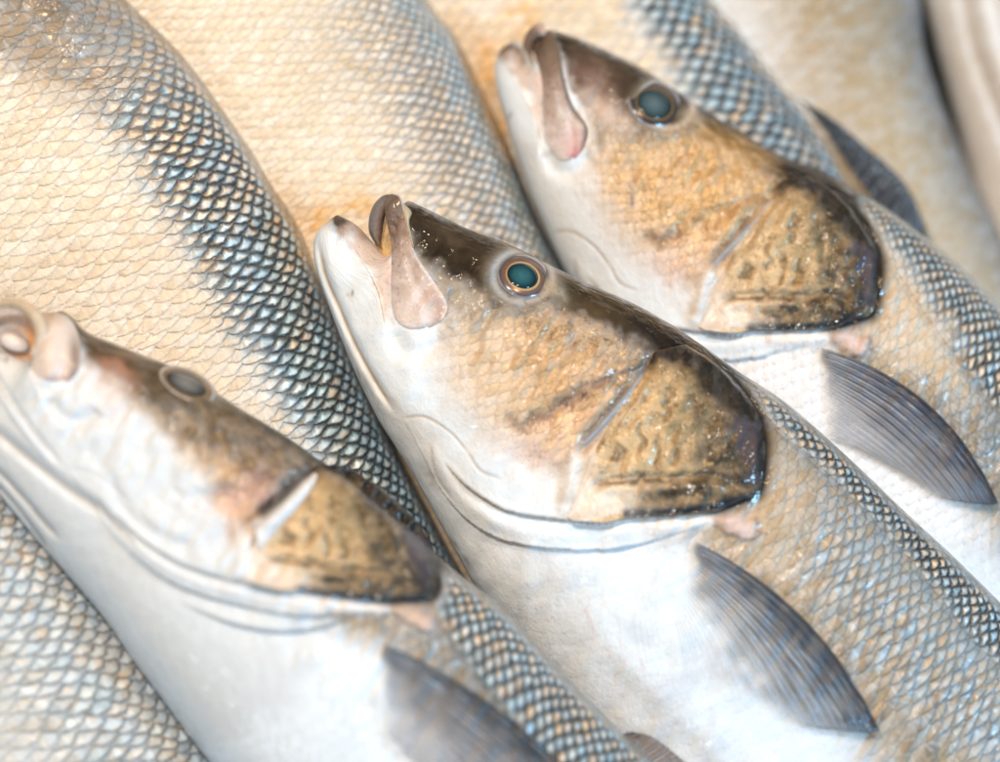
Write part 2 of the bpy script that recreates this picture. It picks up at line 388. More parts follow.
    for _ in range(14):
        pad = np.pad(zi, 1, constant_values=np.nan)
        st = np.stack([pad[a:a+h, b:b+w] for a in range(3) for b in range(3)])
        cnt = (~np.isnan(st)).sum(0); av = np.nansum(st, 0)/np.maximum(cnt, 1)
        zi = np.where(np.isnan(zi) & (cnt > 0), av, zi)
    zi[np.isnan(zi)] = z0
    def zs(x, y):
        a = np.clip((x+60)/g-.5, 0, w-1.01); b = np.clip((y+60)/g-.5, 0, h-1.01); i, j = a.astype(int), b.astype(int); fx, fy = a-i, b-j
        return (zi[j, i]*(1-fx)+zi[j, i+1]*fx)*(1-fy)+(zi[j+1, i]*(1-fx)+zi[j+1, i+1]*fx)*fy
    F.zs = zs
    return F

def patch(F, name, c1, c2, na, nb, zf, thick, mat, colf, parent=None, bow=None, suvs=None, skin=False):
    """solid sheet between two curves (a along them, b from the first to the second)"""
    A = catmull(c1, na); B = catmull(c2, na); a = np.linspace(0, 1, na)[:, None]; b = np.linspace(0, 1, nb)[None, :]
    X = A[:, :1]*(1-b)+B[:, :1]*b; Y = A[:, 1:]*(1-b)+B[:, 1:]*b
    a2 = np.broadcast_to(a, X.shape); b2 = np.broadcast_to(b, X.shape)
    if bow is not None:
        d = B-A; pr = np.stack([d[:, 1], -d[:, 0]], -1)/(np.hypot(*d.T)[:, None]+1e-6)
        k = bow(a)*4*b*(1-b); X = X+pr[:, :1]*k; Y = Y+pr[:, 1:]*k
    Z = zf(X, Y, a2, b2); col, msk = colf(X, Y, a2, b2)
    rim = np.minimum(np.minimum(a2, 1-a2)*na, np.minimum(b2, 1-b2)*nb); th = thick*np.clip(0.25+rim*0.35, 0, 1)
    Zb = Z-th
    n = na*nb; P = np.vstack([to3(X, Y, Z, F.k).reshape(-1, 3), to3(X, Y, Zb, F.k).reshape(-1, 3)])
    q = quads(na, nb)
    ii = np.r_[np.arange(nb), np.arange(1, na)*nb+nb-1, (na-1)*nb+np.arange(nb-2, -1, -1), np.arange(na-2, 0, -1)*nb]
    i2 = np.roll(ii, -1); side = np.stack([ii, i2, i2+n, ii+n], -1)
    # make the near face look at the camera
    v = P[q[len(q)//2]]; nz = np.cross(v[1]-v[0], v[2]-v[0])[2]
    faces = [q, q[:, ::-1]+n, side[:, ::-1]] if nz > 0 else [q[:, ::-1], q+n, side]
    if suvs is None: suv = np.stack([X/F.ssize, Y/F.ssize, 0*X], -1)
    else: suv = np.stack([a2*suvs[0], b2*suvs[1], 0*X+suvs[2]], -1)
    dup = lambda t: np.vstack([t.reshape(n, -1)]*2)
    wp = W(P).mean(0)
    return new_mesh(name, P, faces, mat, wp, dup(np.clip(col, 0.004, 0.95)), dup(msk) if msk is not None else None, dup(suv), parent or F.ob)

def tube(F, name, pts, rad, zoff, colf, mat, z=None, ns=20, n=70, flat=1.0):
    c = catmull(pts, n); r = np.interp(np.linspace(0, 1, n), np.linspace(0, 1, len(rad)), rad)
    zc = (np.full(n, z) if z is not None and np.isscalar(z) else (np.interp(np.linspace(0, 1, n), np.linspace(0, 1, len(z)), z) if z is not None else F.zs(c[:, 0], c[:, 1])))+zoff
    d = np.gradient(c, axis=0); d /= np.hypot(*d.T)[:, None]; nn = np.stack([-d[:, 1], d[:, 0]], -1)
    e = np.clip(np.minimum(np.arange(n), np.arange(n)[::-1])/4.0, 0, 1); r = r*np.sqrt(1-(1-e)**2*0.96)
    th = np.linspace(0, 2*math.pi, ns, endpoint=False)
    X = c[:, :1]+nn[:, :1]*r[:, None]*np.cos(th); Y = c[:, 1:]+nn[:, 1:]*r[:, None]*np.cos(th); Z = zc[:, None]+r[:, None]*np.sin(th)*flat
    a2 = np.broadcast_to(np.linspace(0, 1, n)[:, None], X.shape); b2 = np.broadcast_to((th/(2*math.pi))[None], X.shape)
    P = to3(X, Y, Z, F.k).reshape(-1, 3); N = n*ns
    P = np.vstack([P, P[:ns].mean(0), P[N-ns:N].mean(0)])
    j = np.arange(ns); j2 = (j+1) % ns; q = quads(n, ns, True); cap = [np.stack([j2, j, np.full(ns, N)], -1), np.stack([j+N-ns, j2+N-ns, np.full(ns, N+1)], -1)]
    v = P[q[3]]; ctr = P[:ns].mean(0); flip = np.dot(np.cross(v[1]-v[0], v[2]-v[0]), v.mean(0)-ctr) < 0
    if flip: q = q[:, ::-1]; cap = [k[:, ::-1] for k in cap]
    col = colf(X, Y, a2, b2).reshape(N, -1); col = np.vstack([col, col[:1], col[-1:]])
    suv = np.stack([X/17, Y/17, Z/17], -1).reshape(N, 3); suv = np.vstack([suv, suv[:1], suv[-1:]])
    return new_mesh(name, P, [q]+cap, mat, W(P).mean(0), np.clip(col, .004, .95), None, suv, F.ob)

def dome(F, name, cx, cy, rx, ry, ang, lift, height, rings, mat, parent, org=None, grad=None, nr=26, nth=64, edge=0.0, zc=None):
    """closed low dome lying on the skin; rings: list of (radius, colour)"""
    a = math.radians(ang); r = np.linspace(0, 1, nr)[:, None]; th = np.linspace(0, 2*math.pi, nth, endpoint=False)[None]
    u, v = r*rx*np.cos(th), r*ry*np.sin(th)
    X = cx+u*math.cos(a)-v*math.sin(a); Y = cy+u*math.sin(a)+v*math.cos(a)
    if zc is None: zc = float(F.zs(arr([cx]), arr([cy]))[0])
    gx, gy = grad
    Zp = zc+lift+gx*(X-cx)+gy*(Y-cy); Z = Zp+height*np.sqrt(np.clip(1-(r*0.985)**2, 0, 1))
    rr = [q[0] for q in rings]; cc = arr([q[1] for q in rings])
    col = np.stack([np.interp(np.broadcast_to(r, X.shape), rr, cc[:, i]) for i in range(3)], -1)
    n = nr*nth; Pb = to3(X[-1], Y[-1], Zp[-1]-6, F.k)
    P = np.vstack([to3(X, Y, Z, F.k).reshape(-1, 3), Pb, Pb.mean(0)[None]])
    q = quads(nr, nth, True); j = np.arange(nth); j2 = (j+1) % nth; e = (nr-1)*nth
    side = np.stack([e+j, e+j2, n+j2, n+j], -1); bot = np.stack([n+j, n+j2, np.full(nth, n+nth)], -1)
    vv = P[q[nth*5]]; s = np.cross(vv[1]-vv[0], vv[2]-vv[0])[2] > 0
    f = [q, side, bot] if s else [q[:, ::-1], side[:, ::-1], bot[:, ::-1]]
    c = col.reshape(n, 3); c = np.vstack([c, c[-nth:], c[-1:]])
    suv = np.stack([X/17, Y/17, 0*X], -1).reshape(n, 3); suv = np.vstack([suv, suv[-nth:], suv[-1:]])
    return new_mesh(name, P, f, mat, W(P).mean(0), c, None, suv, parent)

# ---------------------------------------------------------------- colours (base reflectance)
WHITE = (0.69, 0.73, 0.77); CREAM = (0.70, 0.575, 0.43); TAN = (0.60, 0.47, 0.33); GOLD = (0.40, 0.21, 0.07); BROWN = (0.019, 0.013, 0.007)
DARK = (0.014, 0.011, 0.010); PINK = (0.66, 0.46, 0.42); GREY = (0.34, 0.32, 0.29); BLUEBLACK = (0.030, 0.042, 0.055)
PREOP = [(650, 360), (635, 382), (612, 408), (592, 432), (577, 450)]
REAR = [(686, 344), (715, 362), (738, 384), (754, 407), (763, 432), (763, 458), (757, 490), (738, 500), (708, 511), (670, 515), (630, 517), (603, 521), (572, 519)]
FRONT = [(652, 352), (643, 372), (629, 392), (615, 410), (603, 427), (593, 444), (586, 460), (580, 474), (576, 486), (573, 497), (570, 505), (568, 511), (566, 515)]

def head(p, kind):
    """pigment and relief of a bass head, in the middle fish's own picture coordinates (p.x, p.y)"""
    x, y = p.x, p.y
    inhead = p.poly([(300, 180), (520, 200), (690, 330), (733, 372), (752, 430), (752, 498), (730, 515), (600, 545), (470, 620), (300, 420)], 10)
    p.setm(inhead, R=0.0, G=0.0, A=0.0, B=0.0); p.fill(inhead, WHITE)
    # cheek
    ck = p.poly([(448, 300), (500, 285), (560, 300), (640, 345), (700, 380), (742, 430), (742, 492), (640, 505), (585, 500), (530, 455), (480, 425), (448, 370)], 38)
    p.fill(ck, (0.57, 0.395, 0.235), 0.95)
    gd = p.poly([(520, 318), (575, 310), (650, 360), (640, 400), (590, 420), (545, 400), (515, 365)], 26)
    p.fill(gd, GOLD, 0.75); p.setm(ck, B=0.36, A=0.08, R=0.24, G=0.14); p.setm(gd, B=0.65, A=0.22)
    p.fill(p.blob(470, 300, 30, 22, 30), (0.36, 0.29, 0.21), 0.8)
    p.fill(p.blob(475, 278, 26, 14, 40), (0.40, 0.40, 0.42), 0.6)
    po = p.line([(413, 250), (424, 264), (436, 280), (447, 298), (452, 312), (446, 326)], 4, warp=True); p.fill(po, (0.56, 0.54, 0.56) if kind == 'mid' else (0.09, 0.06, 0.05), 0.7); p.dz += 3*po*(kind == 'mid')
    p.fill(p.line([(420, 262), (432, 280), (440, 300)], 2), (0.30, 0.20, 0.16), 0.5)
    # dark snout and nape
    sn0 = p.poly([(470, 290), (520, 300), (560, 316), (600, 330), (660, 366), (640, 380), (590, 350), (540, 335), (490, 320)], 14); p.fill(sn0, (0.20, 0.14, 0.08), 0.6); p.setm(sn0, A=0.5)
    sn = p.poly([(396, 192), (470, 222), (530, 247), (590, 276), (672, 315), (745, 366), (735, 380), (700, 375), (650, 352), (610, 330), (590, 322), (565, 312), (545, 306), (500, 300), (480, 292), (455, 278), (425, 255), (402, 228), (385, 205)], 11)
    p.fill(p.poly([(404, 212), (470, 245), (505, 300), (478, 334), (450, 315), (430, 275), (412, 245)], 10), (0.27, 0.22, 0.17), 0.85); p.fill(sn, BROWN, 1.0); p.setm(sn, A=0.3, B=0.03, R=0.0)
    p.fill(p.blob(452, 235, 30, 10, 28), (0.085, 0.062, 0.04), 0.6)
    p.fill(p.blob(600, 312, 34, 12, 28), (0.10, 0.068, 0.034), 0.7)
    p.fill(p.blob(660, 348, 42, 16, 30), DARK, 1.0)
    p.setm(p.blob(590, 330, 60, 24, 30), A=0.75)
    # skin round the eye
    er = np.hypot((x-523)/1.12, (y-276)); 
    p.fill(np.exp(-((er-30)/8)**2), (0.16, 0.135, 0.105), 0.85)
    if kind != 'front': p.fill(np.exp(-((er-26.5)/3.6)**2), (0.42, 0.40, 0.38) if kind == 'mid' else (0.55, 0.52, 0.48), 0.85)
    p.fill(p.blob(553, 290, 18, 9, 30), (0.40, 0.34, 0.25), 0.7)
    p.dz += 4*np.exp(-((er-33)/7)**2) - 4*np.exp(-(er/25)**4)
    p.fill(p.line([(470, 225), (510, 243), (548, 262)], 4), (0.28, 0.22, 0.15), 0.7)
    # pink, purple and orange on the lower cheek
    band = p.line([(646, 366), (618, 378), (590, 388), (560, 405), (535, 420), (505, 426)], 9, warp=True)
    p.fill(band, (0.15, 0.085, 0.06), 0.9); p.dz -= 3*band; p.setm(band, A=0.7)
    og = p.blob(566, 428, 30, 17, -25); p.fill(og, (0.62, 0.33, 0.17), 0.7); p.setm(og, B=1.0)
    p.fill(p.blob(538, 452, 38, 16, 10), (0.62, 0.43, 0.37), 0.6); p.setm(p.blob(540, 455, 40, 16, 10), A=0.3)
    p.fill(p.blob(560, 462, 16, 9, -40), (0.36, 0.27, 0.20), 0.6)
    # groove in front of the gill cover with its grey rod
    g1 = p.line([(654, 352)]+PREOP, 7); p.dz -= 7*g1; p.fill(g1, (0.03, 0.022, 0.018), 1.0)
    rod = p.line([(647, 368), (622, 400), (594, 432), (578, 448)], 3.4)
    p.dz += 6*rod; p.fill(rod, (0.30, 0.32, 0.36) if kind != 'front' else (0.62, 0.62, 0.63)); p.setm(rod, A=0, B=0, R=0)
    mem = p.line([(578, 450), (572, 470), (566, 495), (559, 514)], 7); p.fill(mem, (0.74, 0.72, 0.70), 0.9); p.dz += 4*mem; p.setm(mem, A=0, B=0)
    br = p.blob(566, 497, 7, 13, 15); p.fill(br, (0.40, 0.32, 0.24), 0.6)
    # throat: folds of the gill membrane
    l1 = [(606, 522), (555, 518), (510, 511), (482, 497), (461, 481), (445, 463)]
    p.dz += 4*p.step([(630, 520)]+l1, 26); ln = p.line(l1, 2.0); p.fill(ln, (0.36, 0.29, 0.22), 0.5); p.dz -= 1.2*ln
    l2 = [(404, 420), (420, 450), (440, 488), (468, 520), (505, 540), (560, 548), (620, 546), (680, 530), (722, 516)]
    p.dz -= 3.2*p.step(l2, 26, 0.3); p.dz += 4*p.line([(425, 440), (460, 495), (510, 526), (580, 532), (650, 526)], 9)
    p.fill(p.line([(470, 530), (510, 545), (560, 552)], 5, warp=True), (0.62, 0.62, 0.66), 0.5)
    for pts, w, k in (([(403, 418), (425, 417), (450, 432), (468, 452)], 1.6, 0.6), ([(430, 445), (436, 475), (452, 500)], 2.0, 0.35), ([(468, 452), (480, 470), (500, 478)], 1.8, 0.4)):
        q = p.line(pts, w, warp=False); p.fill(q, (0.42, 0.33, 0.24), k); p.dz -= 1.0*q
    for cx, cy, rx, ry, an in ((428, 478, 4, 9, -20), (456, 540, 3, 8, -40), (470, 565, 3, 8, -30)):
        p.fill(p.blob(cx, cy, rx, ry, an), (0.34, 0.27, 0.20), 0.6)
    # lower jaw
    j1 = [(317, 240), (325, 275), (338, 305), (350, 333), (363, 359), (378, 385), (395, 412)]
    q = p.line(j1, 2.2); p.fill(q, (0.30, 0.22, 0.13), 0.8); p.dz -= 5*p.line(j1, 4); p.dz += 2.5*p.line([(a-7, b+4) for a, b in j1], 4)
    j2 = [(337, 222), (350, 240), (362, 262), (376, 288), (382, 312), (386, 340)]
    p.dz += 4*p.step(j2, 14); p.fill(p.line(j2, 2), (0.85, 0.83, 0.8), 0.6)
    p.dz -= 5*p.line([(394, 330), (404, 350), (425, 352), (446, 335)], 9)
    tip = p.blob(334, 212, 20, 14, 35) + p.blob(352, 228, 22, 9, 40); p.fill(tip, (0.075, 0.055, 0.04), 0.95); p.setm(np.clip(tip, 0, 1), A=0.5)
    lp = p.poly([(350, 222), (370, 240), (384, 256), (391, 290), (390, 320), (380, 300), (368, 270), (352, 245), (340, 228)], 7)
    p.fill(lp, (0.58, 0.46, 0.41), 0.75); p.setm(lp, A=0.35)
    p.fill(p.line([(378, 250), (387, 262), (390, 290)], 4), (0.72, 0.52, 0.48), 0.7)
    p.fill(p.blob(349, 291, 3, 5), (0.15, 0.13, 0.12), 0.7)
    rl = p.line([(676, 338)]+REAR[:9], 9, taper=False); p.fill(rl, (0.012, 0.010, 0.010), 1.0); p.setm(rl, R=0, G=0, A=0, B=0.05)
    # fleshy lobe behind the gill cover
    lb = p.blob(738, 525, 20, 14, 15, 4); p.dz += 8*lb; p.fill(lb, (0.62, 0.46, 0.41), 0.9); p.setm(lb, R=0, G=0, A=0.15)
    p.fill(p.line([(752, 515), (757, 530), (748, 543)], 3), (0.26, 0.17, 0.12), 0.7)
    st = p.line([(640, 524), (680, 523), (715, 518)], 7); p.fill(st, (0.76, 0.70, 0.67), 0.8); p.dz += 4*st
    return inhead

def cover_paint(p):
    """pigment of the gill cover, same coordinates"""
    p.c = np.ones(p.x.shape+(3,))*arr((0.46, 0.305, 0.15)); p.B += 0.55; p.A += 0.55; p.R += 0.05; p.G += 0.1
    p.fill(p.blob(625, 440, 36, 34, -40), (0.56, 0.40, 0.23), 0.8)
    p.fill(p.blob(690, 420, 34, 30, 0), (0.27, 0.215, 0.11), 0.75)
    p.fill(p.blob(600, 500, 44, 18, -8), (0.76, 0.68, 0.60), 0.9); p.setm(p.blob(600, 500, 44, 18, -8), A=0.05, B=0.3)
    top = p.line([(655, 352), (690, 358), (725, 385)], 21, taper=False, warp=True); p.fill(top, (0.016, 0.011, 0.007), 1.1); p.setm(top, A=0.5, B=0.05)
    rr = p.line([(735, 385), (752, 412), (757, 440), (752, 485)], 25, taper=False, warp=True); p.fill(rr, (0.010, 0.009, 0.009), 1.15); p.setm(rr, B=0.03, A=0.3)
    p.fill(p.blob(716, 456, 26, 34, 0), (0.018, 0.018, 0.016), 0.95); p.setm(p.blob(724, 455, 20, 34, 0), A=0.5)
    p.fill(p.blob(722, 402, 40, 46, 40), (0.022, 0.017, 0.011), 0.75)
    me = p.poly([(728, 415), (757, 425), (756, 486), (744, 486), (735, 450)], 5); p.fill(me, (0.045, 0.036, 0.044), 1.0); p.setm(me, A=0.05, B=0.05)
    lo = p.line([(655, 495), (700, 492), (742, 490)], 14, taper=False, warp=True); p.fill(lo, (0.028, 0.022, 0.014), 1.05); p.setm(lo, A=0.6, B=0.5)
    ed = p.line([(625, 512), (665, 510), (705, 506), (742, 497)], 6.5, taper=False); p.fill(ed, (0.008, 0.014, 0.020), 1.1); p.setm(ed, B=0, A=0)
    p.fill(p.blob(602, 512, 30, 7, -8), (0.62, 0.60, 0.60), 0.7)
    fr = p.line([(588, 456), (578, 480), (570, 505), (566, 518)], 12, taper=False, warp=True); p.fill(fr, (0.73, 0.70, 0.67), 0.9); p.setm(fr, A=0, B=0.05)
    gl = [(590, 486), (606, 480), (627, 478), (650, 477), (669, 477), (690, 475), (712, 475), (730, 483), (743, 490)]
    q = p.line(gl, 2.6, warp=True); p.fill(q, (0.05, 0.04, 0.03), 0.85); p.dz -= 4*p.line(gl, 4.5); p.dz += 2.5*p.line([(a, b+10) for a, b in gl], 7)
    sp = [(720, 415), (726, 440), (735, 465), (742, 488)]; p.dz += 3*p.line(sp, 5); p.fill(p.line(sp, 2.4), (0.02, 0.025, 0.03), 0.8)
    p.dz += (hashnoise(p.x+p.y*0.35, p.y*0.3, 6.5, 8)-.5)*3.0*p.blob(650, 445, 60, 40) + (hashnoise(p.x, p.y, 11, 9)-.5)*2.2
    for a, b, c, d in ((668, 388, 664, 420), (640, 425, 632, 455), (655, 430, 650, 470), (676, 432, 668, 468), (690, 395, 700, 425), (622, 440, 612, 462)):
        q = p.line([(a, b), ((a+c)/2+3, (b+d)/2), (c, d)], 3, warp=True); p.dz -= 3.0*q; p.fill(q, (0.07, 0.045, 0.02), 0.7)
    p.dz -= 3*p.line([(652, 366), (628, 402), (604, 440)], 4); p.fill(p.line([(645, 385), (620, 420), (600, 452)], 6, warp=True), (0.20, 0.14, 0.08), 0.5)

def flank(p, lat, wline, tan=CREAM, belly=0.55, dark=1.0, low=0.2, fade=9.0, edge=None, lk=0.3):
    """scaly body: dark rows above the lateral line (polyline 'lat'), pale flank below, white belly"""
    d, _, sd = dist_line(p.wx, p.wy, lat); sg = d*sd*-1        # + towards the back
    up = sstep(sg, -fade*1.6, fade*1.6)
    p.c = np.ones(p.x.shape+(3,))*arr(tan)
    p.R = np.ones(p.x.shape)*0.34; p.G = np.ones(p.x.shape)*low
    p.fill(up, (0.46, 0.44, 0.40)); p.setm(up, R=1.0, G=dark)
    bl = sstep(p.s + (hashnoise(p.x, p.y, 40, 6)-.5)*0.06, belly-0.10, belly+0.14)
    p.fill(bl, WHITE); p.setm(bl, R=0.08, G=0.02)
    ed = 1-sstep(p.s, 0.008, 0.03); p.fill(ed, edge or (0.30, 0.23, 0.15)); p.setm(ed, R=0.3, G=0.3)
    q = p.line(lat, wline, taper=False, warp=lk < 0.5)*lk*(0.4+0.6*hashnoise(p.x, p.y, 9, 21)+0.6*(lk > .5)); p.fill(q, (0.035, 0.03, 0.025), 0.95); p.setm(np.clip(q, 0, 1), R=0.2); p.dz -= 2.5*q
    return up

def affine(src, dst):
    """least squares map src -> dst (2x3)"""
    A = np.c_[arr(src), np.ones(len(src))]; return np.linalg.lstsq(A, arr(dst), rcond=None)[0]
def ap(Mx, pts): return np.c_[arr(pts), np.ones(len(pts))] @ Mx

def in_head(p, Mx, kind):
    """run the head painter in shared head coordinates"""
    q = Paint(p.x*Mx[0, 0]+p.y*Mx[1, 0]+Mx[2, 0], p.x*Mx[0, 1]+p.y*Mx[1, 1]+Mx[2, 1])
    for k in ('c', 'dz', 'R', 'G', 'B', 'A'): setattr(q, k, getattr(p, k))
    head(q, kind)
    for k in ('c', 'dz', 'R', 'G', 'B', 'A'): setattr(p, k, getattr(q, k))

def gill_cover(F, Mx, Minv, lift=8.0, n=(190, 150)):
    def zf(X, Y, a, b):
        q = Paint(X*Mx[0, 0]+Y*Mx[1, 0]+Mx[2, 0], X*Mx[0, 1]+Y*Mx[1, 1]+Mx[2, 1]); cover_paint(q)
        zz = F.zs(X, Y)
        for _ in range(2): pass
        rise = np.sin(np.clip(b*1.15, 0, 1)*math.pi/2)**0.8*lift
        edge = -5*sstep(b, 0.94, 1.0) - 3*sstep(1-a, 0.96, 1.0)
        return zz+rise+edge+q.dz*sstep(b, 0.0, 0.1)*sstep(1-b, 0.0, 0.05)+1.0*sstep(b, 0, .05)-2*(1-sstep(b, 0, .06))
    def cf(X, Y, a, b):
        q = Paint(X*Mx[0, 0]+Y*Mx[1, 0]+Mx[2, 0], X*Mx[0, 1]+Y*Mx[1, 1]+Mx[2, 1]); cover_paint(q)
        return q.c, np.stack([q.R, q.G, q.B, q.A], -1)
    o = patch(F, "gill_cover", ap(Minv, FRONT), ap(Minv, REAR), n[0], n[1], zf, 7.0, M_SKIN, cf)
    return o

def fin(F, name, base, end, bow, cols, lift=(3, 9), n=(150, 70), zref=None, alpha=(1.0, 1.0), tipfade=0.0, rootpale=0.0):
    c0, c1 = arr(cols[0]), arr(cols[1])
    def zf(X, Y, a, b):
        z = F.zs(X, Y) if zref is None else zref+0*X
        return z+lift[0]+lift[1]*np.sin(b*math.pi*0.6)*(1-0.5*a)+1.6*np.sin(a*26*math.pi)*np.clip(b*3, 0, 1)*np.clip((1-b)*8, 0.2, 1)
    def cf(X, Y, a, b):
        k = sstep(a+(hashnoise(X, Y, 14, 3)-.5)*0.25, 0.0, 0.72)[..., None]
        c = c0*(1-k)+c1*k
        dk = (np.exp(-(a/0.03)**2)*0.7)[..., None]; c = c*(1-dk)+arr((0.02, 0.02, 0.022))*dk
        rt = (np.exp(-(b/0.16)**2)*0.6*rootpale)[..., None]; c = c*(1-rt)+arr((0.50, 0.52, 0.57))*rt
        al = alpha[0]*(1-k[..., 0])+alpha[1]*k[..., 0]
        al = al*(1-tipfade*sstep(b, 0.75, 1.0)*sstep(a, 0.1, 0.5))
        al = al*(1-(1-sstep(b, 0.0, 0.22))*sstep(a, 0.08, 0.3)*min(rootpale, 1))*(1-(1-sstep(b, 0.0, 0.07))*min(rootpale, 1))
        return np.concatenate([c, al[..., None]], -1), None
    return patch(F, name, base, end, n[0], n[1], zf, 2.2, M_FIN, cf, bow=bow, suvs=(1, 1, random.random()*5))

def eye(F, cx, cy, rx, ry, ang, rp, rings, prings, grad, off=(0, 0), lift=-1.0, h=8.0, ph=5.0, zc=None):
    if grad is None:
        t = np.linspace(0, 6.28, 40)[:-1]; gx_, gy_ = cx+rx*0.95*np.cos(t), cy+ry*0.95*np.sin(t); zz = F.zs(gx_, gy_)
        co = np.linalg.lstsq(np.c_[gx_-cx, gy_-cy, np.ones(len(t))], zz, rcond=None)[0]; grad = (co[0], co[1]); zc = co[2]
    e = dome(F, "eye", cx, cy, rx, ry, ang, lift, h, rings, M_IRIS, F.ob, grad=grad, zc=zc)
    z = (float(F.zs(arr([cx]), arr([cy]))[0]) if zc is None else zc)
    dome(F, "pupil", cx+off[0], cy+off[1], rx*rp, ry*rp, ang, lift+h*math.sqrt(1-rp*rp)-0.3, ph, prings, M_PUP, e, grad=grad, zc=z)
    return e
# pupils are sub-parts of the eye: dome() places them relative to the eye object

GRP_H = "sea bass whose heads show"; GRP_B = "sea bass showing only scaly flanks"
# ================================================================ the counter under the fish
def counter():
    n = 40; g = np.linspace(-2600, 2600, n); X, Y = np.meshgrid(g, g, indexing='ij')
    z = (-255 - SL*(0.79*X+0.61*Y)); P = np.stack([X, Y, z], -1).reshape(-1, 3)
    Pb = P.copy(); Pb[:, 2] -= 60
    q = quads(n, n); 
    i = np.r_[np.arange(n), np.arange(1, n)*n+n-1, (n-1)*n+np.arange(n-2, -1, -1), np.arange(n-2, 0, -1)*n]; i2 = np.roll(i, -1)
    v = P[q[0]]; up = np.cross(v[1]-v[0], v[2]-v[0])[2] > 0
    N = n*n; side = np.stack([i, i2, i2+N, i+N], -1)
    f = [q, q[:, ::-1]+N, side[:, ::-1]] if up else [q[:, ::-1], q+N, side]
    g = NT("wet_steel_counter"); tc = g.n.new('ShaderNodeTexCoord').outputs['Object']
    k = g.noise(tc, 60, 4); g.put(g.b.inputs['Base Color'], g.mix(k, (0.10, 0.13, 0.15), (0.22, 0.26, 0.28)))
    g.put(g.b.inputs['Metallic'], 0.6); g.put(g.b.inputs['Roughness'], g.add(0.25, g.mul(k, 0.3)))
    o = new_mesh("counter", np.vstack([P, Pb]), f, g.mat, (0, 0, 0)); o['kind'] = 'structure'
counter()

# ================================================================ fish lying behind: bodies only
def side_fish(name, Dl, width, z0, painter, label, T, ax=(-0.866, 0.5), **kw):
    Dl = arr(Dl); n = arr(ax); w = arr(width)
    V = Dl+n*w[:, None]
    return build_body(name, Dl, V, arr(T), z0, painter, label, GRP_B, **kw)

def paint_E(p):
    flank(p, [(-90, -230), (51, 6), (85, 75), (109, 115), (136, 157), (169, 214), (215, 290), (262, 372), (310, 455), (370, 560), (480, 740)], 2.2, belly=0.80, low=0.14, fade=20, dark=0.90); p.warm = 0.08-0.34*sstep(p.y, 60, 430)*(1-sstep(p.s, 0.14, 0.26))
    t = p.blob(40, -10, 150, 70, 30); p.fill(t, (0.075, 0.038, 0.008), 0.95); p.setm(t, G=0.40, R=0.34)
    t = p.line([(-60, 20), (40, 55), (110, 90)], 26, warp=True, taper=False); p.fill(t, (0.14, 0.08, 0.025), 0.7); p.setm(t, G=0.45)
    t = (1-sstep(p.s, 0.02, 0.08))*sstep(p.y, 220, 330); p.fill(t, (0.015, 0.038, 0.055), 0.9)  # contact shade of the gap next to the middle fish, painted on the back edge
    st = p.blob(318, 230, 16, 20, 0) + p.blob(348, 205, 30, 16, 20); p.fill(np.clip(st, 0, 1), (0.62, 0.33, 0.06), 0.8)  # orange glow beside the middle fish's jaw, put into the skin colour
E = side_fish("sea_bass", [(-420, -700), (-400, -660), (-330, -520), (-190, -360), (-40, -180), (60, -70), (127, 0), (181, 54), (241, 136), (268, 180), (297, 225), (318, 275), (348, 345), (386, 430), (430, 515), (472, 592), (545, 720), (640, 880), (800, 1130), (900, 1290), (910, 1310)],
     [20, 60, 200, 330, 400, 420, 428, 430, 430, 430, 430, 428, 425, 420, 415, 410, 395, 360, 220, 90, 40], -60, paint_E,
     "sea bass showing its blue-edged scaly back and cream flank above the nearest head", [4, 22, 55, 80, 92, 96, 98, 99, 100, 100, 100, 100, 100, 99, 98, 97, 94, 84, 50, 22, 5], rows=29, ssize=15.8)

def paint_F(p):
    flank(p, [(230, -250), (345, -20), (372, 60), (400, 130), (440, 205), (480, 280), (560, 420), (700, 660)], 2.0, belly=0.95, low=0.12, fade=26, dark=0.6); p.warm = 0.30-0.55*(1-sstep(p.s, 0.03, 0.12))
    t = p.blob(350, 45, 60, 60, 0); p.fill(t, (0.40, 0.34, 0.24), 0.5); p.setm(t, G=0.35)
    t = (1-sstep(p.s, 0.02, 0.07))*sstep(p.y, 40, 130); p.fill(t, (0.03, 0.055, 0.075), 0.8)  # back edge painted blue-dark as contact shade against its neighbours
    st = p.line([(484, 50), (487, 80), (497, 118), (512, 150)], 11, taper=False) + p.blob(360, 205, 26, 14, 20) + p.blob(318, 222, 20, 12, -50)
    p.fill(np.clip(st, 0, 1), (0.66, 0.34, 0.05), 0.85); p.setm(np.clip(st, 0, 1), G=0.1)  # orange glow round both neighbouring jaws, painted onto this flank
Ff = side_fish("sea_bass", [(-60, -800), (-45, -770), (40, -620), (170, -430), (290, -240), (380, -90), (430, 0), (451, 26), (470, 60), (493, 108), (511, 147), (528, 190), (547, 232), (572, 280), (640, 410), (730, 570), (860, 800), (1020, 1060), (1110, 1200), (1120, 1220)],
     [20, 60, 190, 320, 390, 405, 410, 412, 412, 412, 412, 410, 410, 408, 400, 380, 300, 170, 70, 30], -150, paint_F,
     "sea bass with pale flank and small gold scales lying between the two open-mouthed heads", [4, 22, 55, 78, 90, 94, 96, 96, 96, 96, 96, 96, 96, 95, 92, 86, 66, 36, 16, 5], rows=36, ssize=12.5, step=2.2)

